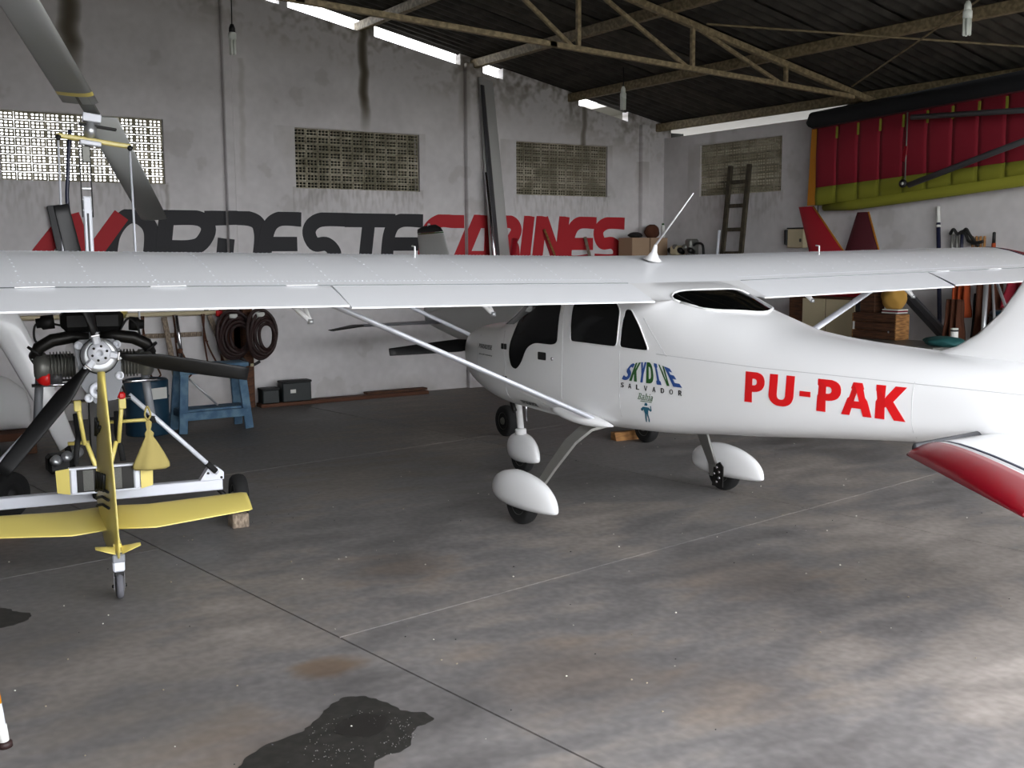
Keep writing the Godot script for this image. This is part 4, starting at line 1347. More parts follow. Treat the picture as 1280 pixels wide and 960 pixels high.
	for k in 6:
		var a := TAU * k / 6 + 0.3
		obj("hub_bolt", lathes(hc + Vector3(cos(a), sin(a), 0) * 0.05 + Vector3(0, 0, 0.018), Vector3(0, 0, 1), [[0, 0], [0.009, 0], [0.009, 0.008], [0, 0.009]], 8), M.dark_metal, hub)
	for deg in [101.0, -11.0, 230.0]:
		var d := Vector3(cos(deg_to_rad(deg)), sin(deg_to_rad(deg)), 0)
		var b := Basis(d.cross(Vector3(0, 0, 1)), d, Vector3(0, 0, 1))
		obj("hub_arm", bxs(hc + d * 0.105, Vector3(0.052, 0.09, 0.045), b, 0.01), M.alu_white, hub)
		obj("arm_clamp", bxs(hc + d * 0.125, Vector3(0.064, 0.02, 0.052), b, 0.006), M.chrome, hub)
		obj("propeller_blade", blade(hc, d, 0.13, 1.03, 0.135, 0.1, Vector3(0, 0, 1)), M.blade, t)
	# mast, rotor head, control rods
	obj("mast", bxs(Vector3(0.03, 1.75, -0.1), Vector3(0.06, 1.55, 0.06), Basis.IDENTITY, 0.008), M.alu_white, t)
	obj("mast_groove", bxs(Vector3(0.03, 2.15, -0.066), Vector3(0.014, 0.5, 0.006), Basis.IDENTITY, 0.002), M.grey_dark, t)
	for s: float in [-1.0, 1.0]:
		obj("mast_plate", bxs(Vector3(0.03 + s * 0.036, 2.62, -0.1), Vector3(0.008, 0.5, 0.055), Basis.IDENTITY, 0.002), M.dark_metal, t)
	for y in [2.42, 2.5, 2.58]:
		obj("mast_spacer", bxs(Vector3(0.03, y, -0.1), Vector3(0.07, 0.016, 0.05), Basis.IDENTITY, 0.004), M.alu, t)
	obj("mast_top", bxs(Vector3(0.04, 2.83, -0.1), Vector3(0.06, 0.12, 0.06), Basis.IDENTITY, 0.006), M.grey_metal, t)
	var tilt := Basis(Vector3(0, 0, 1), -0.13)
	obj("control_bar", bxs(Vector3(0.1, 2.925, -0.08), Vector3(0.52, 0.035, 0.05), tilt, 0.008), M.yellow, t)
	obj("rotor_head_plate", bxs(Vector3(0.07, 2.905, -0.06), Vector3(0.15, 0.035, 0.09), tilt, 0.006), M.alu_white, t)
	obj("rotor_bearing", lathes(Vector3(0.07, 2.95, -0.1), Vector3(0.1, 1, 0.15), [[0, 0], [0.045, 0], [0.045, 0.08], [0.03, 0.09], [0.03, 0.12], [0, 0.12]], 18), M.alu, t)
	obj("teeter_block", bxs(Vector3(0.09, 3.09, -0.09), Vector3(0.13, 0.06, 0.1), tilt, 0.006), M.alu_white, t)
	obj("teeter_bar", bxs(Vector3(0.13, 3.03, -0.1), Vector3(0.26, 0.02, 0.05), tilt, 0.004), M.black, t)
	for q in [[-0.145, 2.95], [0.345, 2.89]]:
		var rod := obj("control_rod", tubes([Vector3(q[0], q[1], -0.08), Vector3(q[0] + (0.01 if q[0] > 0 else -0.02), 1.45, -0.04)], 0.0085, 8), M.alu_white, t)
		obj("rod_end", lathes(Vector3(q[0], q[1] - 0.01, -0.06), Vector3(0, 0, 1), [[0, 0], [0.02, 0], [0.02, 0.02], [0, 0.022]], 12), M.black, rod)
	obj("control_cable", tubes(smooth_path([[-0.06, 3.0, -0.12], [-0.09, 2.7, -0.1], [-0.1, 2.4, -0.1], [0.0, 1.95, -0.1]]), 0.014, 8), M.navy, t)
	# rotor: two blades on the teetering head, the near one up towards the camera, the far one drooping
	var rc := Vector3(0.09, 3.14, -0.09)
	var near := Vector3(-0.36, 0.40, 1.12).normalized()
	st = nst()
	rotor(st, rc + near * 0.14, near, 3.2, 0.25)
	var rb := obj("rotor_blade", st, M.rotor_white, t)
	obj("yellow_band", tape(rc + near * 0.26, near, 0.055, 0.25), M.yellow, rb)
	obj("blade_root_strap", bxs(rc + near * 0.1, Vector3(0.1, 0.03, 0.32), Basis.looking_at(near, Vector3.UP), 0.006), M.grey_metal, t)
	var far := Vector3(0.42, -0.46, -1.6).normalized()
	st = nst()
	rotor(st, rc + far * 0.12, far, 2.5, 0.25)
	obj("rotor_blade", st, M.rotor_white, t)
	# bag hung over the right radiator
	org = Vector3.ZERO
	var bag := nst(true)
	rings = []
	for q in [[0.92, 0.006], [0.90, 0.02], [0.87, 0.018], [0.845, 0.012], [0.82, 0.03], [0.795, 0.026], [0.76, 0.045], [0.68, 0.08], [0.6, 0.115], [0.57, 0.12], [0.555, 0.1], [0.56, 0.02]]:
		var r := []
		for i in 20:
			var a := TAU * i / 20
			var rr: float = q[1] * (1.0 + 0.14 * sin(a * 5.0 + q[0] * 9.0))
			r.append(Vector3(rr * cos(a) * (1.15 if cos(a) > 0 else 0.9), q[0] - 0.555, rr * 0.42 * sin(a)))
		rings.append(r)
	loft(bag, rings)
	var bo := solo("cloth_bag", bag, M.cloth_khaki, Vector3(1.985, 0.545, -7.92), "khaki drawstring cloth bag hung over the gyrocopter's radiator", "bag")
	bo.rotation.y = deg_to_rad(-8.5)
	var loop := nst(true)
	tube(loop, smooth_path([[0.0, 0.36, 0.0], [-0.02, 0.4, 0.0], [0.0, 0.46, 0.0], [0.02, 0.4, 0.0], [0.0, 0.36, 0.0]]), 0.007, 6)
	obj("drawstring_loop", loop, M.cloth_khaki, bo)

func smooth_path(pts: Array) -> Array:
	var c := Curve3D.new()
	for i in pts.size():
		var p := Vector3(pts[i][0], pts[i][1], pts[i][2])
		var a: Array = pts[maxi(i - 1, 0)]
		var b: Array = pts[mini(i + 1, pts.size() - 1)]
		var d := (Vector3(b[0], b[1], b[2]) - Vector3(a[0], a[1], a[2])) / 6.0
		c.add_point(p, -d, d)
	c.bake_interval = maxf(c.get_baked_length() / 24.0, 0.004)
	return Array(c.get_baked_points())

func lens(a: Vector3, b: Vector3, h: float, n := Vector3.RIGHT) -> Array:
	var o := []
	for i in 16:
		var t := TAU * i / 16
		var u := 0.5 - 0.5 * cos(t)
		o.append(a.lerp(b, u) + n * h * sin(t) * (1.0 - 0.35 * u))
	return o

func rotor(st: SurfaceTool, a: Vector3, d: Vector3, l: float, chord: float) -> void:
	var s := d.cross(Vector3.UP).normalized()
	var n := s.cross(d).normalized()
	var rings := []
	for p in [a, a + d * l]:
		var r := []
		for i in 14:
			var t := TAU * i / 14
			var u := 0.5 - 0.5 * cos(t)
			r.append(p + s * chord * (u - 0.35) + n * sin(t) * 0.017 * (1.35 - u))
		rings.append(r)
	st.set_smooth_group(0)
	loft(st, rings)

func tape(a: Vector3, d: Vector3, l: float, chord: float) -> SurfaceTool:
	var s := d.cross(Vector3.UP).normalized()
	var n := s.cross(d).normalized()
	var st := nst(true)
	var rings := []
	for p in [a, a + d * l]:
		var r := []
		for i in 14:
			var t := TAU * i / 14
			var u := 0.5 - 0.5 * cos(t)
			r.append(p + s * chord * (u - 0.35) * 1.01 + n * sin(t) * 0.019 * (1.35 - u))
		rings.append(r)
	loft(st, rings, true, false, false)
	return st

# ---------------------------------------------------------------- second aeroplane, wings off, nose towards the door
func stored_plane() -> void:
	var a := Vector3(7.22, 0, -13.3)
	var t := thing("stored_aircraft", "dark grey-shaded aeroplane body without wings standing behind the white aeroplane's nose", "airplane", a)
	var axis := Vector3(0.62, 0, 4.4)
	var rt := Vector3(0.99, 0, -0.14)
	var rings := []
	var st := nst(true)
	for q in [[0.0, 0.06, 1.12, 1.26], [0.08, 0.15, 1.04, 1.34], [0.2, 0.26, 0.93, 1.42], [0.35, 0.36, 0.86, 1.5], [0.5, 0.46, 0.8, 1.58], [0.62, 0.52, 0.74, 1.66], [0.75, 0.54, 0.7, 1.66], [0.86, 0.52, 0.7, 1.5], [0.96, 0.45, 0.76, 1.42], [1.0, 0.34, 0.84, 1.34], [1.01, 0.2, 0.95, 1.25]]:
		var c: Vector3 = a + axis * q[0]
		var r := []
		for i in 32:
			var an := TAU * i / 32
			var e := 2.0 / 2.8
			r.append(c + rt * q[1] * signf(cos(an)) * pow(absf(cos(an)), e) + Vector3(0, (q[2] + q[3]) / 2 + (q[3] - q[2]) / 2 * signf(sin(an)) * pow(absf(sin(an)), e), 0))
		rings.append(r)
	loft(st, rings)
	obj("fuselage", st, M.silver_body, t)
	# fin with a black cap and a green line
	st = nst(true)
	var f := func(y: float, z0: float, z1: float, h: float) -> Array:
		return lens(a + axis * z0 + Vector3(0, y, 0), a + axis * z1 + Vector3(0, y + 0.02, 0), h, rt)
	loft(st, [f.call(1.2, -0.02, 0.2, 0.05), f.call(1.6, -0.03, 0.155, 0.04), f.call(2.0, -0.04, 0.12, 0.035), f.call(2.34, -0.05, 0.085, 0.03)])
	obj("tail_fin", st, M.silver_body, t)
	st = nst(true)
	loft(st, [f.call(2.345, -0.05, 0.085, 0.031), f.call(2.36, -0.05, 0.083, 0.031)])
	obj("green_line", st, M.logo_green, t)
	st = nst(true)
	loft(st, [f.call(2.365, -0.052, 0.083, 0.031), f.call(2.42, -0.05, 0.07, 0.03), f.call(2.46, -0.02, 0.045, 0.02)])
	obj("fin_cap", st, M.black, t)
	obj("tail_light", lathes(a + axis * 0.01 + Vector3(0, 2.45, 0), Vector3.UP, [[0, 0], [0.02, 0], [0.02, 0.04], [0, 0.05]], 10), M.paper, t)
	# rudder lettering kept as strokes too small to read
	# tailplane
	for s: float in [-1.0, 1.0]:
		st = nst(true)
		var o := a + Vector3(0, 1.14, 0.25)
		loft(st, [lens(o + rt * s * 0.05 + Vector3(0, 0.02, 0.32), o + rt * s * 0.05 + Vector3(0, 0, -0.34), 0.03, Vector3.UP), lens(o + rt * s * 1.3 + Vector3(0, 0.03, 0.22), o + rt * s * 1.3 + Vector3(0, 0, -0.3), 0.02, Vector3.UP)])
		obj("tailplane", st, M.grey_paint, t)
		st = nst(true)
		loft(st, [lens(o + rt * s * 1.3 + Vector3(0, 0.03, 0.22), o + rt * s * 1.3 + Vector3(0, 0, -0.3), 0.022, Vector3.UP), lens(o + rt * s * 1.6 + Vector3(0, -0.04, -0.1), o + rt * s * 1.6 + Vector3(0, -0.04, -0.3), 0.008, Vector3.UP)])
		obj("tailplane_tip", st, M.black, t)
	# brace strut from high beside the fin to the body
	obj("brace_strut", tubes([Vector3(5.3, 1.61, -10.6), Vector3(7.12, 0.79, -10.6)], 0.022, 10), M.alu_white, t)
	# wheels: main ones standing out to the left and under the body
	var wx := Vector3(1, 0, 0.05).normalized()
	wheel(t, Vector3(6.6, 0.18, -10.32), 0.18, 0.06, wx)
	obj("gear_leg", tubes([Vector3(6.68, 0.19, -10.32), Vector3(6.85, 0.5, -10.3), Vector3(7.2, 0.78, -10.28)], 0.022, 8), M.steel, t)
	wheel(t, Vector3(8.15, 0.18, -10.25), 0.18, 0.06, wx)
	obj("gear_leg", tubes([Vector3(8.08, 0.19, -10.25), Vector3(7.95, 0.5, -10.25), Vector3(7.6, 0.78, -10.26)], 0.022, 8), M.steel, t)
	wheel(t, Vector3(7.66, 0.17, -9.1), 0.17, 0.06, wx)
	spat(t, Vector3(7.66, 0, -9.1), -0.3, 0.3, 0.4, 0.17, 0.11)
	obj("nose_leg", tubes([Vector3(7.66, 0.36, -9.1), Vector3(7.6, 0.8, -9.2)], 0.03, 10), M.alu_white, t)
	for q in [[7.6, 0.045, -8.84, 0.12, "wooden chock on the camera side of the stored aeroplane's nose wheel"], [7.58, 0.045, -9.38, -0.1, "wooden chock on the far side of the stored aeroplane's nose wheel"]]:
		var ck := nst()
		slab(ck, PackedVector2Array([Vector2(-0.06, -0.045), Vector2(0.06, -0.045), Vector2(0.02, 0.045), Vector2(-0.06, 0.045)]), Vector3(-0.15, 0, 0), Vector3(0, 0, 1.0 if q[3] < 0 else -1.0), Vector3(0, 1, 0), Vector3(0.3, 0, 0))
		org = Vector3.ZERO
		var o := solo("wheel_chock", ck, M.wood, Vector3(q[0], q[1], q[2]), q[4], "wheel chock", "chocks at the nose wheel")
		o.rotation.y = q[3]

# ---------------------------------------------------------------- along the right wall
func right_wall_things() -> void:
	hung_wing()
	# wooden ladder leaning on the wall
	var t := thing("wooden_ladder", "dark wooden ladder leaning against the right wall over the block vent", "ladder", Vector3(12.2, 0, -12.55))
	for z in [-12.76, -12.35]:
		var a := Vector3(12.12, 0.0, z - 0.06)
		var b := Vector3(12.42, 3.44, z)
		obj("rail", bxs((a + b) / 2, Vector3(0.05, (b - a).length(), 0.085), along(b - a), 0.006), M.ladder, t)
	for k in 9:
		var u := 0.06 + k * 0.108
		var c := Vector3(12.12, 0, -12.61).lerp(Vector3(12.42, 3.44, -12.555), u)
		obj("rung", bxs(c, Vector3(0.045, 0.06, 0.36), Basis.IDENTITY, 0.008), M.ladder, t)
	# fuse box
	t = thing("fuse_box", "pale grey electrical box on the right wall between the ladder and the upright red fin", "fuse box", Vector3(12.45, 2.28, -11.35))
	obj("box", bxs(Vector3(12.44, 2.28, -11.35), Vector3(0.1, 0.28, 0.32), Basis.IDENTITY, 0.01), M.cream, t)
	obj("dark_edge", bxs(Vector3(12.41, 2.3, -11.53), Vector3(0.08, 0.22, 0.06), Basis.IDENTITY, 0.01), M.black, t)
	obj("dark_edge", bxs(Vector3(12.42, 2.43, -11.33), Vector3(0.09, 0.02, 0.36), Basis.IDENTITY, 0.005), M.black, t)
	obj("conduit", tubes([Vector3(12.47, 2.42, -11.0), Vector3(12.47, 2.75, -11.0)], 0.012, 8), M.grey_metal, t)
	obj("latch", bxs(Vector3(12.38, 2.25, -11.24), Vector3(0.02, 0.05, 0.03), Basis.IDENTITY, 0.004), M.dark_metal, t)
	# two swept fins standing upright
	for q in [["crimson swept fin standing upright below the left end of the red and lime wing", -10.96, -10.70, -9.86, -10.72, M.fin_red, 11.98, 2.72], ["dark maroon swept fin standing just right of the crimson one", -10.08, -9.9, -9.44, -10.27, M.maroon, 12.18, 2.62]]:
		t = thing("aircraft_fin", q[0], "fin", Vector3(q[6], 1.465, -10.4), 0.0, "")
		var st := nst(true)
		loft(st, [lens(Vector3(q[6], 1.465, q[4]), Vector3(q[6], 1.465, q[3] + 0.12), 0.045), lens(Vector3(q[6], 2.06, q[4] + 0.02), Vector3(q[6], 2.06, q[3] - 0.22), 0.04), lens(Vector3(q[6] + 0.04, q[7], q[1]), Vector3(q[6] + 0.04, q[7], q[2]), 0.022)])
		obj("fin_skin", st, q[5], t)
		st = nst(true)
		tube(st, [Vector3(q[6] + 0.04, q[7], q[2] + 0.01), Vector3(q[6], 2.06, q[3] - 0.21), Vector3(q[6], 1.48, q[3] + 0.12)], 0.012, 6)
		obj("orange_edge", st, M.sail_orange, t)
	# shelf in the corner with boxes
	t = thing("corner_shelf", "tall dark shelf standing in the far corner under two tan boxes", "shelf", Vector3(11.85, 0, -14.14))
	for x in [11.32, 12.36]:
		for z in [-14.38, -13.92]:
			obj("upright", bxs(Vector3(x, 1.0, z), Vector3(0.04, 2.0, 0.04), Basis.IDENTITY, 0.004), M.wood_dark, t)
	for y in [0.35, 0.95, 1.5, 2.0]:
		obj("board", bxs(Vector3(11.84, y, -14.15), Vector3(1.1, 0.03, 0.5), Basis.IDENTITY, 0.004), M.wood_dark, t)
	for q in [[11.555, "tan cardboard box at the left end of the corner shelf top"], [11.95, "tan cardboard box beside the grey engine parts on the corner shelf top"]]:
		t = thing("cardboard_box", q[1], "box", Vector3(q[0], 2.015, -14.1))
		obj("carton", bxs(Vector3(q[0], 2.17, -14.1), Vector3(0.37, 0.3, 0.36), Basis.IDENTITY, 0.006), M.tan, t)
		obj("lid_flap", bxs(Vector3(q[0], 2.318, -14.02), Vector3(0.375, 0.01, 0.2), Basis.IDENTITY, 0.002), M.tan, t)
	pouch("dark_bag", "small black bag lying on the left tan box in the corner", "bag", Vector3(11.5, 2.325, -14.0), Vector3(0.13, 0.09, 0.1), M.black)
	pouch("brown_bag", "brown leather bag on the right tan box in the corner", "bag", Vector3(11.9, 2.325, -14.05), Vector3(0.14, 0.22, 0.1), M.cloth_brown)
	t = thing("spray_can", "pale spray can standing beside the brown bag", "can", Vector3(12.08, 2.325, -13.98))
	obj("can_body", lathes(Vector3(12.08, 2.325, -13.98), Vector3.UP, [[0, 0], [0.035, 0], [0.035, 0.19], [0.02, 0.21], [0, 0.21]], 14), M.paper, t)
	obj("can_cap", lathes(Vector3(12.08, 2.535, -13.98), Vector3.UP, [[0, 0], [0.022, 0], [0.02, 0.03], [0, 0.03]], 14), M.logo_green, t)
	t = thing("wall_bench", "dark workbench along the right wall beside the ladder, carrying engine parts", "workbench", Vector3(12.1, 0, -13.3))
	obj("bench_top", bxs(Vector3(12.12, 2.0, -13.28), Vector3(0.6, 0.05, 0.9), Basis.IDENTITY, 0.006), M.grey_dark, t)
	for z in [-13.66, -12.9]:
		obj("support", bxs(Vector3(12.15, 0.99, z), Vector3(0.5, 1.97, 0.05), Basis.IDENTITY, 0.006), M.grey_dark, t)
	t = thing("engine_parts", "grey dismantled engine with a curled hose on the bench left of the ladder", "engine", Vector3(12.0, 2.025, -13.3))
	obj("engine_case", bxs(Vector3(12.02, 2.11, -13.52), Vector3(0.24, 0.16, 0.2), Basis.IDENTITY, 0.03), M.cream, t)
	obj("engine_block", bxs(Vector3(12.02, 2.16, -13.2), Vector3(0.2, 0.27, 0.16), Basis.IDENTITY, 0.03), M.grey_metal, t)
	for k in 5:
		obj("cylinder", lathes(Vector3(12.0, 2.08 + 0.05 * (k % 2), -13.62 + k * 0.12), Vector3(-1, 0.5, 0), [[0, 0], [0.045, 0], [0.05, 0.08], [0.03, 0.12], [0, 0.12]], 12), M.grey_metal if k % 2 else M.dark_metal, t)
	obj("hose", tubes(smooth_path([[12.0, 2.15, -13.2], [11.98, 2.22, -13.05], [11.97, 2.2, -12.9], [11.96, 2.05, -12.86]]), 0.02, 8), M.black, t)
	t = thing("white_stick", "short white stick leaning against the foot of the wooden ladder rails", "stick", Vector3(12.0, 0, -12.6))
	obj("stick", tubes([Vector3(11.75, 0.0, -12.55), Vector3(11.95, 2.42, -12.5)], 0.02, 8), M.alu_white, t)
	# blue pole with a white end
	t = thing("blue_pole", "dark blue pole with a white upper end leaning under the lime cloth", "pole", Vector3(12.3, 0, -8.8))
	obj("pole", tubes([Vector3(12.1, 0.0, -8.55), Vector3(12.42, 2.45, -8.93)], 0.028, 10), M.navy, t)
	obj("white_end", tubes([Vector3(12.42, 2.45, -8.93), Vector3(12.445, 2.66, -8.96)], 0.026, 10), M.paper, t)
	obj("white_ring", tubes([Vector3(12.412, 2.39, -8.92), Vector3(12.416, 2.42, -8.925)], 0.031, 10), M.paper, t)
	# tools hanging on a board
	t = thing("tool_rack", "rack of tubes and clamps on the right wall just above the white wing's tip", "tool rack", Vector3(12.4, 1.95, -8.45))
	obj("rack_board", bxs(Vector3(12.46, 1.98, -8.45), Vector3(0.06, 0.12, 0.7), Basis.IDENTITY, 0.006), M.wood_dark, t)
	for k in 3:
		obj("tube", tubes([Vector3(12.4, 1.95, -8.7 + k * 0.07), Vector3(12.4, 2.3, -8.7 + k * 0.07)], 0.022, 10), M.navy if k == 2 else M.grey_metal, t)
	for k in 4:
		obj("handle", bxs(Vector3(12.42, 2.17, -8.42 + k * 0.055), Vector3(0.03, 0.2, 0.03), Basis.IDENTITY, 0.008), M.wood, t)
	for q in [[[12.38, 2.3, -8.72], [12.36, 2.36, -8.66], [12.36, 2.3, -8.6], [12.37, 2.33, -8.52], [12.37, 2.2, -8.44]], [[12.37, 2.3, -8.54], [12.36, 2.36, -8.48], [12.36, 2.28, -8.42], [12.37, 2.14, -8.3]], [[12.37, 2.22, -8.46], [12.36, 2.18, -8.36], [12.37, 2.2, -8.24]]]:
		obj("clamp", tubes(smooth_path(q), 0.02, 8), M.black, t)
	obj("orange_handle", lathes(Vector3(12.41, 1.98, -8.12), Vector3.UP, [[0, 0], [0.026, 0], [0.026, 0.2], [0, 0.2]], 10), M.cloth_orange, t)
	obj("black_grip", lathes(Vector3(12.41, 2.18, -8.12), Vector3.UP, [[0, 0], [0.022, 0], [0.02, 0.13], [0, 0.14]], 10), M.black, t)
	# things on and round the bench seen under the right wing
	t = thing("cream_cabinet", "cream two-door cabinet standing by the right wall, seen under the wing", "cabinet", Vector3(12.1, 0, -10.18))
	obj("carcass", bxs(Vector3(12.1, 0.73, -10.31), Vector3(0.56, 1.46, 1.2), Basis.IDENTITY, 0.006), M.wood_dark, t)
	for q in [[-10.44, 0.4], [-9.97, 0.5]]:
		var d := obj("door", bxs(Vector3(11.81, 0.73, q[0]), Vector3(0.024, 1.4, q[1]), Basis.IDENTITY, 0.005), M.cream, t)
		obj("door_pull", bxs(Vector3(11.79, 0.96, q[0] + (0.14 if q[0] < -10.2 else -0.2)), Vector3(0.02, 0.016, 0.1), Basis.IDENTITY, 0.004), M.black, d)
	t = thing("bench_table", "grey-topped work table in front of the cream cabinet", "table", Vector3(11.35, 0, -8.55))
	obj("table_top", bxs(Vector3(11.18, 0.955, -8.6), Vector3(0.8, 0.05, 1.7), Basis.IDENTITY, 0.006), M.grey_metal, t)
	for q in [[10.84, -9.4], [11.52, -9.4], [10.84, -7.8], [11.52, -7.8]]:
		obj("leg", bxs(Vector3(q[0], 0.465, q[1]), Vector3(0.06, 0.93, 0.06), Basis.IDENTITY, 0.006), M.wood_dark, t)
	t = thing("wooden_crate", "brown wooden crate with a lighter end, on the work table under the wing", "crate", Vector3(11.42, 0.98, -9.0))
	for k in 3:
		obj("front_board", bxs(Vector3(11.3, 1.035 + k * 0.107, -9.0), Vector3(0.018, 0.1, 0.66), Basis.IDENTITY, 0.004), M.wood_dark, t)
		obj("rear_board", bxs(Vector3(11.54, 1.035 + k * 0.107, -9.0), Vector3(0.018, 0.1, 0.66), Basis.IDENTITY, 0.004), M.wood_dark, t)
	for z in [-9.33, -8.67]:
		obj("end_panel", bxs(Vector3(11.42, 1.14, z), Vector3(0.26, 0.315, 0.02), Basis.IDENTITY, 0.004), M.wood, t)
	obj("crate_bottom", bxs(Vector3(11.42, 0.992, -9.0), Vector3(0.24, 0.02, 0.64), Basis.IDENTITY, 0.003), M.wood_dark, t)
	obj("crate_lid", bxs(Vector3(11.42, 1.302, -9.0), Vector3(0.25, 0.014, 0.65), Basis.IDENTITY, 0.003), M.wood_dark, t)
	obj("white_label", bxs(Vector3(11.288, 1.14, -9.31), Vector3(0.006, 0.1, 0.03), Basis.IDENTITY, 0.001), M.paper, t)
	obj("nail_head", lathes(Vector3(11.29, 1.08, -8.77), Vector3(-1, 0, 0), [[0, 0], [0.014, 0], [0, 0.006]], 8), M.alu, t)
	var c := bxs(Vector3(0, 0.11, 0), Vector3(0.2, 0.22, 0.22), Basis.IDENTITY, 0.008)
	org = Vector3.ZERO
	solo("brown_carton", bxs(Vector3(0, 0.12, 0), Vector3(0.2, 0.24, 0.22), Basis.IDENTITY, 0.006), M.wood_dark, Vector3(11.42, 1.311, -9.13), "brown carton standing on the wooden crate's lid, left of the yellow cloth", "box")
	solo("black_tin", bxs(Vector3(0, 0.08, 0), Vector3(0.14, 0.16, 0.09), Basis.IDENTITY, 0.01), M.black, Vector3(11.4, 1.311, -9.29), "small black tin at the left end of the crate's lid", "tin")
	t = thing("book_stack", "short stack of white and red pads on the crate's lid under the yellow cloth", "pads", Vector3(11.42, 1.311, -8.79))
	for k in 3:
		obj("pad", bxs(Vector3(11.42, 1.32 + k * 0.018, -8.79 + 0.005 * k), Vector3(0.2, 0.016, 0.24), Basis.IDENTITY, 0.002), [M.paper, M.sail_red, M.paper][k], t)
	org = Vector3.ZERO
	pouch("yellow_cloth", "mustard-yellow cloth bundle on the pads above the wooden crate", "cloth", Vector3(11.42, 1.366, -8.8), Vector3(0.13, 0.3, 0.17), M.cloth_yellow)
	# leaning dark square tubes
	for q in [[0.0, 0.02, "upper dark square tube slanting down to the right behind the crate"], [0.09, -0.13, "lower dark square tube slanting down behind the crate, parallel to another"]]:
		var a := Vector3(11.85, 1.85 + q[1], -9.3)
		var b: Vector3 = a + (Vector3(11.85, 0.75 + q[1], -8.0) - a) * 0.85
		org = Vector3.ZERO
		solo("square_tube", bxs(Vector3.ZERO, Vector3(0.06, (b - a).length(), 0.07), along(b - a), 0.006), M.grey_dark, (a + b) / 2 + Vector3(q[0], 0, 0), q[2], "tube")
	drape("orange_jacket", "orange work jacket hanging right of the slanting tubes", Vector3(12.22, 1.25, -8.42), 0.14, 0.42, M.cloth_orange)
	drape("brown_apron", "brown leather apron hanging low behind the work table", Vector3(11.68, 1.0, -8.12), 0.13, 0.5, M.cloth_brown)
	drape("brown_blanket", "long brown folded blanket hanging beside the aluminium frame", Vector3(12.22, 0.75, -8.02), 0.2, 1.0, M.cloth_brown)
	drape("dark_overalls", "dark overalls hanging between the orange jacket and brown blanket", Vector3(12.4, 0.8, -8.26), 0.1, 0.75, M.black)
	t = thing("blue_drum", "dark blue plastic drum behind the aluminium frame at the right wall", "drum", Vector3(11.92, 0, -7.5))
	obj("drum_body", lathes(Vector3(11.92, 0, -7.5), Vector3.UP, [[0, 0], [0.26, 0], [0.27, 0.02], [0.265, 0.45], [0.275, 0.47], [0.265, 0.5], [0.265, 0.95], [0.275, 0.98], [0.26, 1.36], [0.24, 1.38], [0, 1.38]], 28), M.barrel_blue, t)
	obj("drum_ring", lathes(Vector3(11.92, 1.3, -7.5), Vector3.UP, [[0.26, 0], [0.278, 0.005], [0.278, 0.03], [0.26, 0.035]], 28), M.black, t)
	t = thing("aluminium_frame", "bright aluminium tube frame leaning in front of the blue drum", "frame", Vector3(11.5, 0, -7.6))
	for q in [[[11.6, 0.0, -7.68], [11.6, 1.75, -7.66], 0.03], [[11.6, 0.0, -7.4], [11.6, 1.72, -7.58], 0.016], [[11.6, 1.0, -7.2], [11.6, 1.73, -7.53], 0.018]]:
		obj("frame_tube", tubes([Vector3(q[0][0], q[0][1], q[0][2]), Vector3(q[1][0], q[1][1], q[1][2])], q[2], 10), M.alu, t)
	drape("red_cloth", "red cloth hanging behind the aluminium frame", Vector3(12.2, 1.4, -7.5), 0.3, 0.5, M.sail_red)
	org = Vector3.ZERO
	pouch("teal_bag", "teal canvas bag on the right end of the work table", "bag", Vector3(11.05, 0.98, -7.8), Vector3(0.16, 0.12, 0.26), M.teal)
	t = thing("white_can", "white tin with a black band on the work table beside the teal bag", "can", Vector3(11.45, 0.98, -7.95))
	obj("tin", lathes(Vector3(11.45, 0.98, -7.95), Vector3.UP, [[0, 0], [0.045, 0], [0.045, 0.19], [0, 0.19]], 16), M.paper, t)
	obj("black_band", lathes(Vector3(11.45, 1.13, -7.95), Vector3.UP, [[0.045, 0], [0.047, 0], [0.047, 0.02], [0.045, 0.02]], 16), M.black, t)

# a soft bundle
func pouch(called: String, label: String, cat: String, at: Vector3, s: Vector3, m: Material) -> void:
	org = Vector3.ZERO
	var st := nst(true)
	var rings := []
	for k in 13:
		var u := k / 12.0
		var w := pow(sin(PI * clampf(0.08 + 0.9 * u, 0.0, 1.0)), 0.45)
		var r := []
		for i in 20:
			var a := TAU * i / 20
			var f := 1.0 + 0.09 * sin(a * 4.0 + u * 5.0 + at.x) + 0.06 * sin(a * 7.0 - u * 8.0)
			r.append(Vector3(cos(a) * s.x * w * f, u * s.y, sin(a) * s.z * w * f))
		rings.append(r)
	loft(st, rings)
	solo(called, st, m, at, label, cat)

# hanging cloth with folds, facing -x
func drape(called: String, label: String, at: Vector3, half: float, h: float, m: Material) -> void:
	org = Vector3.ZERO
	var st := nst(true)
	var rings := []
	for k in 11:
		var u := k / 10.0
		var r := []
		for i in 25:
			var s := i / 24.0 * 2.0 - 1.0
			r.append(Vector3(-0.05 * cos(s * 9.0 + at.z * 3.0) * (0.4 + 0.6 * (1.0 - u)) - 0.03, h * u, half * s * (1.0 - 0.25 * u + 0.05 * sin(u * 9.0))))
		for i in 25:
			var s := 1.0 - i / 24.0 * 2.0
			r.append(Vector3(0.02 - 0.04 * cos(s * 9.0 + at.z * 3.0) * (0.4 + 0.6 * (1.0 - u)), h * u, half * s * (1.0 - 0.25 * u + 0.05 * sin(u * 9.0)) * 0.98))
		rings.append(r)
	loft(st, rings)
	solo(called, st, m, at, label, "cloth")

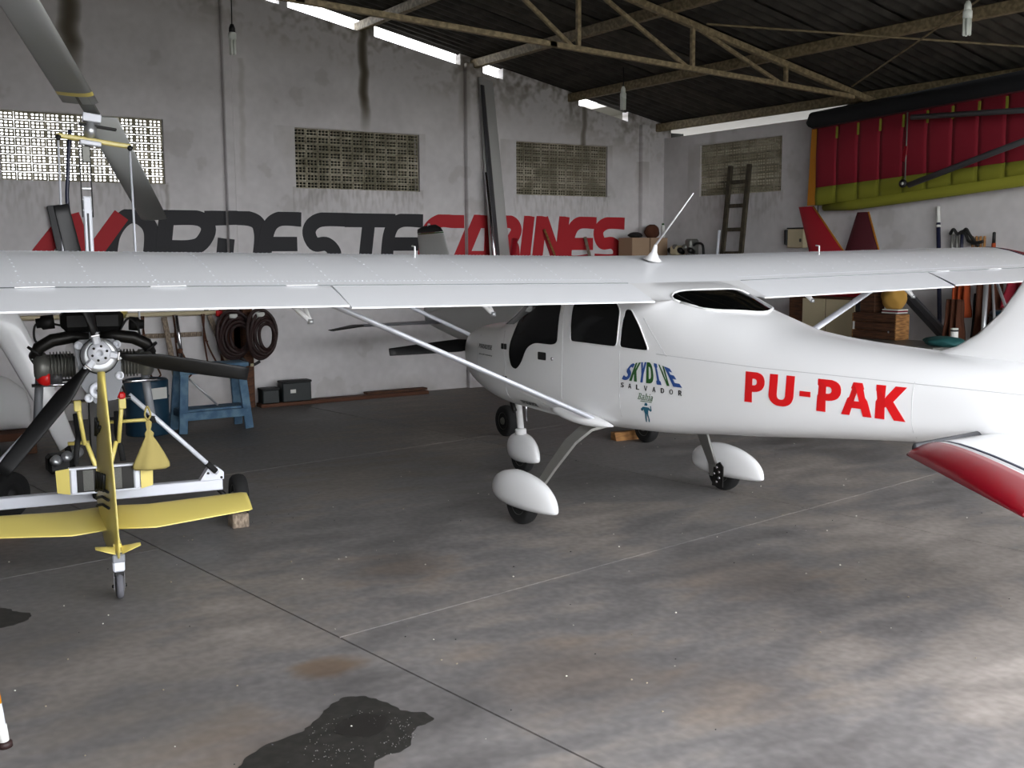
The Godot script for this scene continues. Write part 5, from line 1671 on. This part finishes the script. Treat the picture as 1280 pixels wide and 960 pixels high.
func hung_wing() -> void:
	var t := thing("hung_wing", "red and lime fabric ultralight wing stored on edge high on the right wall", "wing", Vector3(12.3, 2.7, -8.0))
	var x := 12.16
	var top := func(z: float) -> float: return 3.84 + 0.042 * (z + 10.9)
	var mid := func(z: float) -> float: return 2.99 + 0.05 * (z + 10.8)
	var low := func(z: float) -> float: return 2.73 + 0.078 * (z + 10.9)
	var n := 15
	var w := 0.365
	for i in n:
		var a := -10.78 + i * w
		var b := a + w - 0.006
		for part in 2:
			var st := nst(true)
			var rings := []
			for k in 7:
				var u := k / 6.0
				var z := lerpf(a, b, u)
				var lo: float = mid.call(z) if part == 0 else low.call(z)
				var hi: float = top.call(z) if part == 0 else mid.call(z) - 0.003
				var puff := 0.006 * sin(PI * u)
				rings.append([Vector3(x - puff, lo, z), Vector3(x - puff - 0.012, (lo + hi) / 2, z), Vector3(x - puff, hi, z), Vector3(x + 0.14, hi, z), Vector3(x + 0.16, lo, z)])
			loft(st, rings)
			obj("red_panel" if part == 0 else "lime_panel", st, M.sail_red if part == 0 else M.sail_lime, t)
		var y: float = top.call(b) - 0.13
		obj("batten_pocket", bxs(Vector3(x - 0.006, y, b), Vector3(0.012, 0.16, 0.035), Basis.IDENTITY, 0.003), M.sail_lime, t)
		obj("seam_tape", tubes([Vector3(x - 0.004, low.call(b), b + 0.003), Vector3(x - 0.014, (low.call(b) + mid.call(b)) / 2, b + 0.003), Vector3(x - 0.004, mid.call(b), b + 0.003)], 0.006, 6), M.sail_lime, t)
	var st := nst()
	slab(st, PackedVector2Array([Vector2(-10.93, 2.74), Vector2(-10.785, 2.745), Vector2(-10.785, 3.83), Vector2(-10.88, 3.82)]), Vector3(x, 0, 0), Vector3(0, 0, 1), Vector3(0, 1, 0), Vector3(0.1, 0, 0))
	obj("orange_end_panel", st, M.sail_orange, t)
	# rolled cover along the top, leading edge tube below
	var e := -10.78 + n * w
	st = nst(true)
	tube(st, [Vector3(x + 0.04, top.call(-10.9) + 0.06, -10.96), Vector3(x + 0.03, top.call(-10.9) + 0.1, -10.88), Vector3(x + 0.03, top.call(e) + 0.1, e)], [0.06, 0.12, 0.13], 14)
	obj("rolled_cover", st, M.cover_black, t)
	obj("top_edge_tape", tubes([Vector3(x - 0.01, top.call(-10.85) - 0.02, -10.85), Vector3(x - 0.01, top.call(e) - 0.02, e)], 0.012, 6), M.maroon, t)
	obj("lower_edge_tube", tubes([Vector3(x + 0.1, low.call(-10.75) - 0.03, -10.7), Vector3(x + 0.1, low.call(-10.3) - 0.04, -10.2), Vector3(x + 0.1, low.call(e) - 0.05, e)], [0.05, 0.085, 0.085], 12), M.sail_lime, t)
	# struts lying along the wing, a cable and its pulley
	obj("upper_strut", tubes([Vector3(11.95, 3.78, -9.05), Vector3(11.85, 3.62, -6.2)], 0.034, 10), M.grey_dark, t)
	obj("lower_strut", tubes([Vector3(11.95, 2.93, -9.05), Vector3(11.6, 3.55, -6.4)], 0.038, 10), M.grey_dark, t)
	obj("cable", tubes([Vector3(11.96, 3.85, -9.12), Vector3(11.96, 2.93, -9.12)], 0.009, 6), M.grey_metal, t)
	obj("red_tag", bxs(Vector3(11.96, 3.33, -9.14), Vector3(0.02, 0.2, 0.06), Basis(Vector3(1, 0, 0), 0.15), 0.004), M.red_gloss, t)
	obj("pulley", lathes(Vector3(11.93, 2.95, -9.12), Vector3(-1, 0, 0.2), [[0, 0], [0.05, 0], [0.055, 0.02], [0.03, 0.03], [0.02, 0.04], [0, 0.04]], 16), M.black, t)
	obj("pulley_cap", lathes(Vector3(11.89, 2.95, -9.11), Vector3(-1, 0, 0.2), [[0, 0], [0.022, 0], [0, 0.01]], 12), M.paper, t)
	for z in [-10.3, -7.0]:
		obj("hanger_strap", bxs(Vector3(12.36, 4.05, z), Vector3(0.24, 0.03, 0.05), Basis.IDENTITY, 0.004), M.black, t)

# ---------------------------------------------------------------- along the rear wall
func back_wall_things() -> void:
	var z := -14.46
	# stored wing panel on end, with its silver strut
	var t := thing("stored_wing_panel", "tall grey wing panel standing on end against the rear wall's pilaster", "wing panel", Vector3(9.2, 0, -14.25))
	var st := nst(true)
	loft(st, [lens(Vector3(9.08, 0.02, -14.15), Vector3(9.55, 0.02, -14.36), 0.05, Vector3(0.4, 0, 0.9)), lens(Vector3(8.8, 2.04, -14.2), Vector3(9.28, 2.04, -14.38), 0.05, Vector3(0.4, 0, 0.9)), lens(Vector3(8.68, 4.72, -14.3), Vector3(9.0, 4.68, -14.4), 0.035, Vector3(0.4, 0, 0.9))])
	obj("wing_skin", st, M.silver_body, t)
	st = nst(true)
	loft(st, [lens(Vector3(9.0, 0.02, -14.12), Vector3(9.14, 0.02, -14.2), 0.03, Vector3(0.4, 0, 0.9)), lens(Vector3(8.83, 2.04, -14.15), Vector3(8.99, 2.04, -14.22), 0.03, Vector3(0.4, 0, 0.9)), lens(Vector3(8.68, 4.6, -14.24), Vector3(8.78, 4.6, -14.3), 0.02, Vector3(0.4, 0, 0.9))])
	obj("dark_leading_edge", st, M.grey_dark, t)
	obj("silver_strut", tubes([Vector3(9.0, 0.0, -14.05), Vector3(8.82, 2.04, -14.1), Vector3(8.72, 3.3, -14.18)], 0.028, 10), M.chrome, t)
	# sticks and a red bar leaning on the wall
	for q in [["red_bar", "short red bar leaning on the rear wall beside the tall grey panel", Vector3(8.55, 0, -13.6), Vector3(9.1, 2.3, -13.96), 0.045, M.fin_red, "bar"], ["wooden_stick", "thin reddish stick leaning on the rear wall under the red lettering", Vector3(10.9, 0, -14.0), Vector3(9.95, 2.46, -14.4), 0.018, M.wood, "stick"], ["grey_stick", "grey stick leaning on the rear wall near its right end", Vector3(11.1, 0, -13.9), Vector3(10.75, 2.34, -14.38), 0.026, M.wood_grey, "stick"], ["grey_board", "flat grey board leaning on the rear wall at the left below the pierced vent", Vector3(2.98, 0, -14.1), Vector3(2.6, 2.7, -14.4), 0.0, M.wood_grey, "board"]]:
		t = thing(q[0], q[1], q[6], q[2])
		if q[4] > 0.0:
			obj("shaft", tubes([q[2], q[3]], q[4], 10), q[5], t)
		else:
			obj("plank", bxs((q[2] + q[3]) / 2, Vector3(0.17, (q[3] - q[2]).length(), 0.03), along(q[3] - q[2]), 0.004), M.grey_dark, t)
	# pipe rail with hanging metal trapezes
	t = thing("wall_rail", "pale pipe rail fixed along the rear wall above the blue sawhorse", "rail", Vector3(3.3, 1.32, -14.4))
	obj("pipe", tubes([Vector3(1.2, 1.33, -14.38), Vector3(4.62, 1.31, -14.38)], 0.03, 10), M.cream, t)
	obj("lower_board", bxs(Vector3(3.9, 1.03, -14.42), Vector3(0.95, 0.06, 0.04), Basis.IDENTITY, 0.005), M.wood_grey, t)
	for x in [1.5, 2.9, 4.45]:
		obj("bracket", bxs(Vector3(x, 1.32, -14.425), Vector3(0.05, 0.08, 0.06), Basis.IDENTITY, 0.006), M.dark_metal, t)
	obj("red_end", bxs(Vector3(4.6, 1.3, -14.36), Vector3(0.09, 0.08, 0.06), Basis.IDENTITY, 0.01), M.red_plastic, t)
	var k := 0
	for q in [[3.57, 3.72, "rusty wire hanger first on the left of the pipe rail"], [3.98, 4.14, "rusty wire hanger behind the bright rod on the pipe rail"], [4.36, 4.52, "rusty wire hanger nearest the coiled hoses"]]:
		t = thing("wire_hanger", q[2], "hanger", Vector3(q[0], 1.3, -14.36), 0.0, "wire hangers on the rail")
		var wp := nst(true)
		tube(wp, smooth_path([[q[0], 1.3, -14.34], [q[0] + 0.06, 0.9, -14.34], [q[1] + 0.07, 0.52, -14.34], [q[1] + 0.02, 0.47, -14.34], [q[0] + 0.08, 0.55, -14.34], [q[0] + 0.02, 0.95, -14.34], [q[0] + 0.03, 1.3, -14.34]]), 0.012, 6)
		obj("wire_loop", wp, M.rust, t)
		obj("cross_wire", tubes([Vector3(q[0] + 0.02, 0.95, -14.34), Vector3(q[0] + 0.07, 0.93, -14.34)], 0.01, 6), M.rust, t)
		k += 1
	t = thing("bright_rod", "bright metal rod hanging from the pipe rail between two wire hangers", "rod", Vector3(4.02, 1.0, -14.33))
	obj("rod", tubes([Vector3(4.0, 1.3, -14.26), Vector3(4.03, 0.95, -14.26), Vector3(4.05, 0.6, -14.26)], 0.024, 10), M.chrome, t)
	obj("rod_coil", lathes(Vector3(4.03, 0.8, -14.26), Vector3(0.05, 1, 0), [[0.03, 0], [0.036, 0.01], [0.03, 0.02], [0.036, 0.03], [0.03, 0.04], [0.036, 0.05], [0.03, 0.06]], 12), M.rust, t)
	for q in [[3.86, 4.0, "grey wooden lath leaning left of the bright rod below the rail"], [4.46, 4.86, "grey wooden lath slanting down beside the coiled hoses"]]:
		t = thing("lath", q[2], "slat", Vector3(q[1], 0, -14.2), 0.0)
		var a := Vector3(q[1], 0.0, -14.16)
		var b := Vector3(q[0], 1.28, -14.33)
		obj("lath_strip", bxs((a + b) / 2, Vector3(0.07, (b - a).length(), 0.02), along(b - a), 0.003), M.wood_grey, t)
	# post with coiled hoses
	t = thing("wooden_post", "dark brown wooden post standing by the rear wall behind the coiled hoses", "post", Vector3(4.95, 0, -14.3))
	obj("post", bxs(Vector3(4.95, 0.7, -14.3), Vector3(0.14, 1.4, 0.14), Basis.IDENTITY, 0.01), M.wood_dark, t)
	obj("backing_board", bxs(Vector3(4.78, 0.95, -14.38), Vector3(0.34, 0.9, 0.04), Basis.IDENTITY, 0.006), M.rust, t)
	for q in [[4.72, 1.02, 0.24, 0.32, "dark coiled hose hung nearer the pipe rail"], [5.02, 1.03, 0.2, 0.33, "dark reddish coiled hose hung on the right of the wooden post"]]:
		t = thing("coiled_hose", q[4], "hose", Vector3(q[0], q[1], -14.18), 0.0, "")
		var dz := 0.24 if q[0] > 4.9 else 0.03
		for n in 5:
			var r := []
			for i in 41:
				var a := TAU * i / 40
				var f := 1.0 - 0.12 * n + 0.02 * sin(3.0 * a + n)
				r.append(Vector3(q[0] + cos(a) * q[2] * f + 0.012 * n, q[1] + sin(a) * q[3] * f - 0.01 * n, -14.17 + dz + 0.045 * cos(a * 2.0 + n * 1.3) + 0.02 * n))
			var h := nst(true)
			tube(h, r, 0.024, 8)
			obj("hose_turn", h, M.hose, t)
		obj("tie", lathes(Vector3(q[0] - 0.02, q[1] + q[3] - 0.1, -14.12 + dz), Vector3(0, 1, 0), [[0.05, 0], [0.06, 0.01], [0.06, 0.05], [0.05, 0.06]], 12), M.paper, t)
	t = thing("hose_end", "brass-tipped end of the hose hanging under the coils", "hose end", Vector3(4.9, 0.68, -14.1))
	obj("hose_tail", tubes(smooth_path([[4.75, 0.72, -13.95], [4.88, 0.62, -13.95], [5.0, 0.66, -13.95]]), 0.02, 8), M.black, t)
	obj("brass_tip", lathes(Vector3(4.86, 0.62, -13.93), Vector3(1, 0, 0), [[0, 0], [0.02, 0], [0.02, 0.04], [0, 0.04]], 10), M.cream, t)
	# batteries and a timber strip along the foot of the wall
	t = thing("timber_strip", "long brown timber lying along the foot of the rear wall under the batteries", "timber", Vector3(6.2, 0, -14.2))
	obj("plank", bxs(Vector3(6.36, 0.025, -14.22), Vector3(2.6, 0.05, 0.2), Basis.IDENTITY, 0.006), M.rust, t)
	obj("wedge_board", bxs(Vector3(7.2, 0.065, -14.3), Vector3(1.0, 0.03, 0.14), Basis(Vector3.UP, 0.02), 0.004), M.wood_dark, t)
	for q in [[5.2, 0.19, 0.24, "low dark green battery at the left end of the timber strip"], [5.58, 0.27, 0.42, "taller dark green battery with a white label on the timber strip"]]:
		t = thing("battery", q[3], "battery", Vector3(q[0], 0.05, -14.2), 0.0, "")
		obj("case", bxs(Vector3(q[0], 0.052 + q[1] / 2, -14.2), Vector3(q[2], q[1], 0.18), Basis.IDENTITY, 0.012), M.battery, t)
		obj("lid", bxs(Vector3(q[0], 0.06 + q[1], -14.2), Vector3(q[2] + 0.02, 0.03, 0.19), Basis.IDENTITY, 0.008), M.black, t)
		if q[2] > 0.3:
			obj("white_label", bxs(Vector3(q[0] - 0.06, 0.2, -14.108), Vector3(0.08, 0.05, 0.004), Basis.IDENTITY, 0.001), M.paper, t)

# ---------------------------------------------------------------- left of the picture, behind the gyrocopter
func left_things() -> void:
	# blue sawhorse
	var t := thing("blue_sawhorse", "worn blue-painted wooden sawhorse bench left of the coiled hoses", "sawhorse", Vector3(3.95, 0, -12.75))
	var top := 0.8
	obj("top_board", bxs(Vector3(3.95, top - 0.025, -12.78), Vector3(0.86, 0.05, 0.34), Basis.IDENTITY, 0.006), M.blue_wood, t)
	obj("apron", bxs(Vector3(3.95, top - 0.08, -12.63), Vector3(0.8, 0.06, 0.025), Basis.IDENTITY, 0.004), M.blue_wood, t)
	for x: float in [-1.0, 1.0]:
		for zz: float in [-1.0, 1.0]:
			var a := Vector3(3.95 + x * 0.40, 0.0, -12.78 + zz * 0.2)
			var b := Vector3(3.95 + x * 0.34, top - 0.05, -12.78 + zz * 0.13)
			obj("leg", bxs((a + b) / 2, Vector3(0.1, (b - a).length(), 0.045), along(b - a), 0.006), M.blue_wood, t)
		obj("end_rail", bxs(Vector3(3.95 + x * 0.39, 0.22, -12.78), Vector3(0.03, 0.07, 0.36), Basis.IDENTITY, 0.004), M.blue_wood, t)
	obj("lower_rail", bxs(Vector3(3.95, 0.2, -12.59), Vector3(0.82, 0.1, 0.03), Basis.IDENTITY, 0.005), M.blue_wood, t)
	obj("lower_board", bxs(Vector3(3.95, 0.26, -12.78), Vector3(0.8, 0.03, 0.3), Basis.IDENTITY, 0.005), M.blue_wood, t)
	t = thing("silver_rod", "thin silver rod lying slantwise under the blue sawhorse", "rod", Vector3(3.9, 0.3, -12.8))
	obj("rod", tubes([Vector3(3.62, 0.72, -12.86), Vector3(4.02, 0.29, -12.72)], 0.012, 8), M.alu, t)
	# blue drum with a paper label
	t = thing("blue_barrel", "blue barrel with a white paper label behind the gyrocopter's right strut", "barrel", Vector3(3.22, 0, -12.85))
	obj("drum_body", lathes(Vector3(3.22, 0, -12.85), Vector3.UP, [[0, 0], [0.24, 0], [0.25, 0.02], [0.245, 0.2], [0.255, 0.22], [0.245, 0.24], [0.245, 0.42], [0.255, 0.44], [0.245, 0.46], [0.25, 0.63], [0.235, 0.65], [0.22, 0.63], [0, 0.63]], 28), M.barrel_blue, t)
	obj("paper_label", bxs(Vector3(3.3, 0.5, -12.6), Vector3(0.2, 0.13, 0.006), Basis(Vector3.UP, 0.3), 0.001), M.paper, t)
	# clutter behind: rusty stand, white panel and pod
	t = thing("work_stand", "low brown timber stand under the white pod at the left", "stand", Vector3(1.5, 0, -12.6))
	obj("stand_top", bxs(Vector3(1.45, 0.2, -12.6), Vector3(1.0, 0.08, 0.8), Basis.IDENTITY, 0.006), M.rust, t)
	for x in [1.05, 1.85]:
		obj("stand_block", bxs(Vector3(x, 0.08, -12.6), Vector3(0.12, 0.16, 0.7), Basis.IDENTITY, 0.006), M.wood_dark, t)
	t = thing("white_pod", "rounded white fibreglass pod resting on the brown stand at the left edge", "fairing", Vector3(1.4, 0.24, -12.5))
	var st := nst(true)
	var rings := []
	for q in [[0.0, 0.05, 0.22], [0.05, 0.16, 0.27], [0.2, 0.26, 0.3], [0.5, 0.33, 0.34], [1.0, 0.36, 0.36], [1.4, 0.3, 0.36], [1.5, 0.1, 0.36]]:
		var r := []
		for i in 24:
			var a := TAU * i / 24
			r.append(Vector3(1.9 - q[0], 0.24 + q[2] + q[1] * (sin(a) if sin(a) > 0 else sin(a) * q[2] / q[1] * 0.99), -12.5 + cos(a) * q[1]))
		rings.append(r)
	loft(st, rings)
	obj("pod_shell", st, M.white, t)
	t = thing("white_wing_panel", "long tapered white panel leaning diagonally behind the gyrocopter's lower left blade", "wing panel", Vector3(2.1, 0, -11.3))
	st = nst(true)
	loft(st, [lens(Vector3(1.95, 0.18, -11.2), Vector3(2.1, 0.28, -11.2), 0.03, Vector3(0, 0, 1)), lens(Vector3(1.74, 0.68, -11.22), Vector3(1.96, 0.76, -11.22), 0.045, Vector3(0, 0, 1)), lens(Vector3(1.45, 1.3, -11.26), Vector3(1.72, 1.4, -11.26), 0.05, Vector3(0, 0, 1)), lens(Vector3(1.15, 1.9, -11.3), Vector3(1.45, 2.0, -11.3), 0.05, Vector3(0, 0, 1))])
	obj("panel_skin", st, M.white, t)
	obj("panel_foot", tubes([Vector3(2.02, 0.22, -11.2), Vector3(2.06, 0.0, -11.2)], 0.03, 8), M.black, t)
	obj("panel_prop", tubes([Vector3(1.3, 1.7, -11.33), Vector3(1.5, 0.0, -11.9)], 0.025, 8), M.grey_metal, t)
	# tyre and chock at the left edge, the chock under the gyrocopter's right wheel
	t = thing("spare_tyre", "dark tyre standing behind the gyrocopter's white beam at the left edge", "tyre", Vector3(1.22, 0, -9.3))
	wheel(t, Vector3(1.22, 0.19, -9.3), 0.19, 0.06, Vector3(0.6, 0, 0.8).normalized(), M.black)
	org = Vector3.ZERO
	solo("wood_block", bxs(Vector3(0, 0.055, 0), Vector3(0.24, 0.11, 0.12), Basis.IDENTITY, 0.008), M.wood, Vector3(1.13, 0, -8.72), "brown wood block on the floor under the gyrocopter's left tailplane", "wood block")
	solo("wood_block", bxs(Vector3(0, 0.055, 0), Vector3(0.13, 0.11, 0.13), Basis.IDENTITY, 0.008), M.wood_grey, Vector3(2.66, 0, -8.02), "pale wood block chocking the gyrocopter's right wheel", "wood block")
	t = thing("small_engine", "small black and silver engine lying on the floor behind the gyrocopter's left strut", "engine", Vector3(1.95, 0, -11.0))
	obj("motor_case", bxs(Vector3(1.9, 0.1, -11.0), Vector3(0.22, 0.18, 0.2), Basis.IDENTITY, 0.03), M.black, t)
	for k in 3:
		obj("silver_part", lathes(Vector3(1.84 + k * 0.1, 0.14 + 0.03 * k, -10.86), Vector3(0.3, 0.5, 0.8), [[0, 0], [0.05, 0], [0.05, 0.05], [0.02, 0.06], [0, 0.06]], 12), M.alu, t)

# ---------------------------------------------------------------- on the floor
func floor_things() -> void:
	var blob := func(pts: Array) -> PackedVector2Array:
		var c := Curve2D.new()
		for i in pts.size() + 1:
			var p := Vector2(pts[i % pts.size()][0], pts[i % pts.size()][1])
			var a: Array = pts[(i - 1 + pts.size()) % pts.size()]
			var b: Array = pts[(i + 1) % pts.size()]
			var d := Vector2(b[0] - a[0], b[1] - a[1]) / 6.0
			c.add_point(p, -d, d)
		c.bake_interval = 0.015
		var o := c.get_baked_points()
		o.remove_at(o.size() - 1)
		for i in o.size():
			o[i] += Vector2(sin(i * 0.9) + sin(i * 0.37 + 1.0), cos(i * 0.7)) * 0.004
		return o
	var main: PackedVector2Array = blob.call([[1.32, -4.12], [1.48, -4.28], [1.70, -4.34], [1.92, -4.53], [2.03, -4.56], [2.12, -4.46], [2.16, -4.29], [2.23, -4.2], [2.23, -4.11], [2.12, -4.08], [2.0, -3.93], [1.84, -3.9], [1.72, -3.7], [1.4, -3.6], [1.2, -3.8]])
	for q in [[main, "large dark oily puddle on the concrete in the foreground", "oil_puddle"], [blob.call([[0.7, -6.95], [0.84, -6.9], [0.9, -6.78], [0.96, -6.7], [0.9, -6.58], [0.78, -6.54], [0.6, -6.6]]), "small dark oily stain at the left edge of the floor", "oil_puddle"]]:
		var t := thing(q[2], q[1], "puddle", Vector3(q[0][0].x, 0, q[0][0].y))
		var st := nst()
		slab(st, q[0], Vector3(0, 0.0005, 0), Vector3(1, 0, 0), Vector3(0, 0, 1), Vector3(0, 0.0015, 0))
		obj("wet_film", st, M.oil_edge, t)
		if q[0] == main:
			st = nst()
			slab(st, blob.call([[1.80, -4.24], [1.9, -4.33], [2.0, -4.34], [2.07, -4.27], [2.0, -4.14], [1.9, -4.12]]), Vector3(0, 0.0022, 0), Vector3(1, 0, 0), Vector3(0, 0, 1), Vector3(0, 0.001, 0))
			obj("oil_pool", st, M.oil, t)
			var ts := MultiMesh.new()
			var drop := SphereMesh.new()
			drop.radius = 0.0026; drop.height = 0.0026; drop.radial_segments = 8; drop.rings = 4
			ts.transform_format = MultiMesh.TRANSFORM_3D
			ts.mesh = drop
			ts.instance_count = 160
			for i in 160:
				var a := rng.randf_range(0, TAU)
				var r := 0.1 + 0.13 * sqrt(rng.randf())
				var p := Vector2(1.93 + cos(a) * r * 1.1, -4.2 + sin(a) * r) + Vector2(-0.08, 0.1) * rng.randf()
				ts.set_instance_transform(i, Transform3D(Basis.IDENTITY.scaled(Vector3.ONE * rng.randf_range(0.4, 1.0)), Vector3(p.x, 0.0025, p.y) - org))
			var mi := MultiMeshInstance3D.new()
			mi.name = "droplets"
			mi.multimesh = ts
			mi.material_override = M.steel
			mi.set_meta("kind", "stuff")
			t.add_child(mi)
	# grit and small leaves scattered on the concrete
	org = Vector3.ZERO
	var mm := MultiMesh.new()
	var grain := SphereMesh.new()
	grain.radius = 0.006; grain.height = 0.008; grain.radial_segments = 6; grain.rings = 3
	mm.transform_format = MultiMesh.TRANSFORM_3D
	mm.use_colors = true
	mm.mesh = grain
	mm.instance_count = 260
	var gm := mat("grit", Color.WHITE, 0.9)
	gm.vertex_color_use_as_albedo = true
	for i in 260:
		var p := Vector3(rng.randf_range(0.6, 9.0), 0.002, rng.randf_range(-9.5, -3.2))
		mm.set_instance_transform(i, Transform3D(Basis.IDENTITY.scaled(Vector3.ONE * rng.randf_range(0.3, 1.1)), p))
		mm.set_instance_color(i, [Color(0.6, 0.58, 0.5), Color(0.05, 0.05, 0.05), Color(0.3, 0.25, 0.18)][rng.randi() % 3])
	var g := MultiMeshInstance3D.new()
	g.name = "floor_grit"
	g.multimesh = mm
	g.material_override = gm
	g.set_meta("kind", "stuff")
	tag(g, "scattered grit and dry leaf bits on the concrete floor", "grit")
	add_child(g)
	# striped marker post at the lower left corner
	var t := thing("marker_post", "yellow and white post at the lower left corner of the picture", "post", Vector3(0.57, 0, -4.95))
	var b := Vector3(0.566, 0.0, -4.9)
	obj("white_foot", lathes(b, Vector3(-0.1, 1, 0), [[0, 0], [0.022, 0], [0.022, 0.1], [0, 0.1]], 16), M.paper, t)
	obj("white_section", lathes(b, Vector3(-0.1, 1, 0), [[0, 0.06], [0.018, 0.06], [0.018, 0.2], [0, 0.2]], 16), M.alu_white, t)
	obj("yellow_section", lathes(b, Vector3(-0.1, 1, 0), [[0, 0.2], [0.0185, 0.2], [0.0175, 0.32], [0, 0.33]], 16), M.post_yellow, t)
	obj("dark_collar", lathes(b, Vector3(-0.1, 1, 0), [[0, 0.0], [0.032, 0.0], [0.032, 0.02], [0.02, 0.03], [0, 0.03]], 16), M.hose, t)
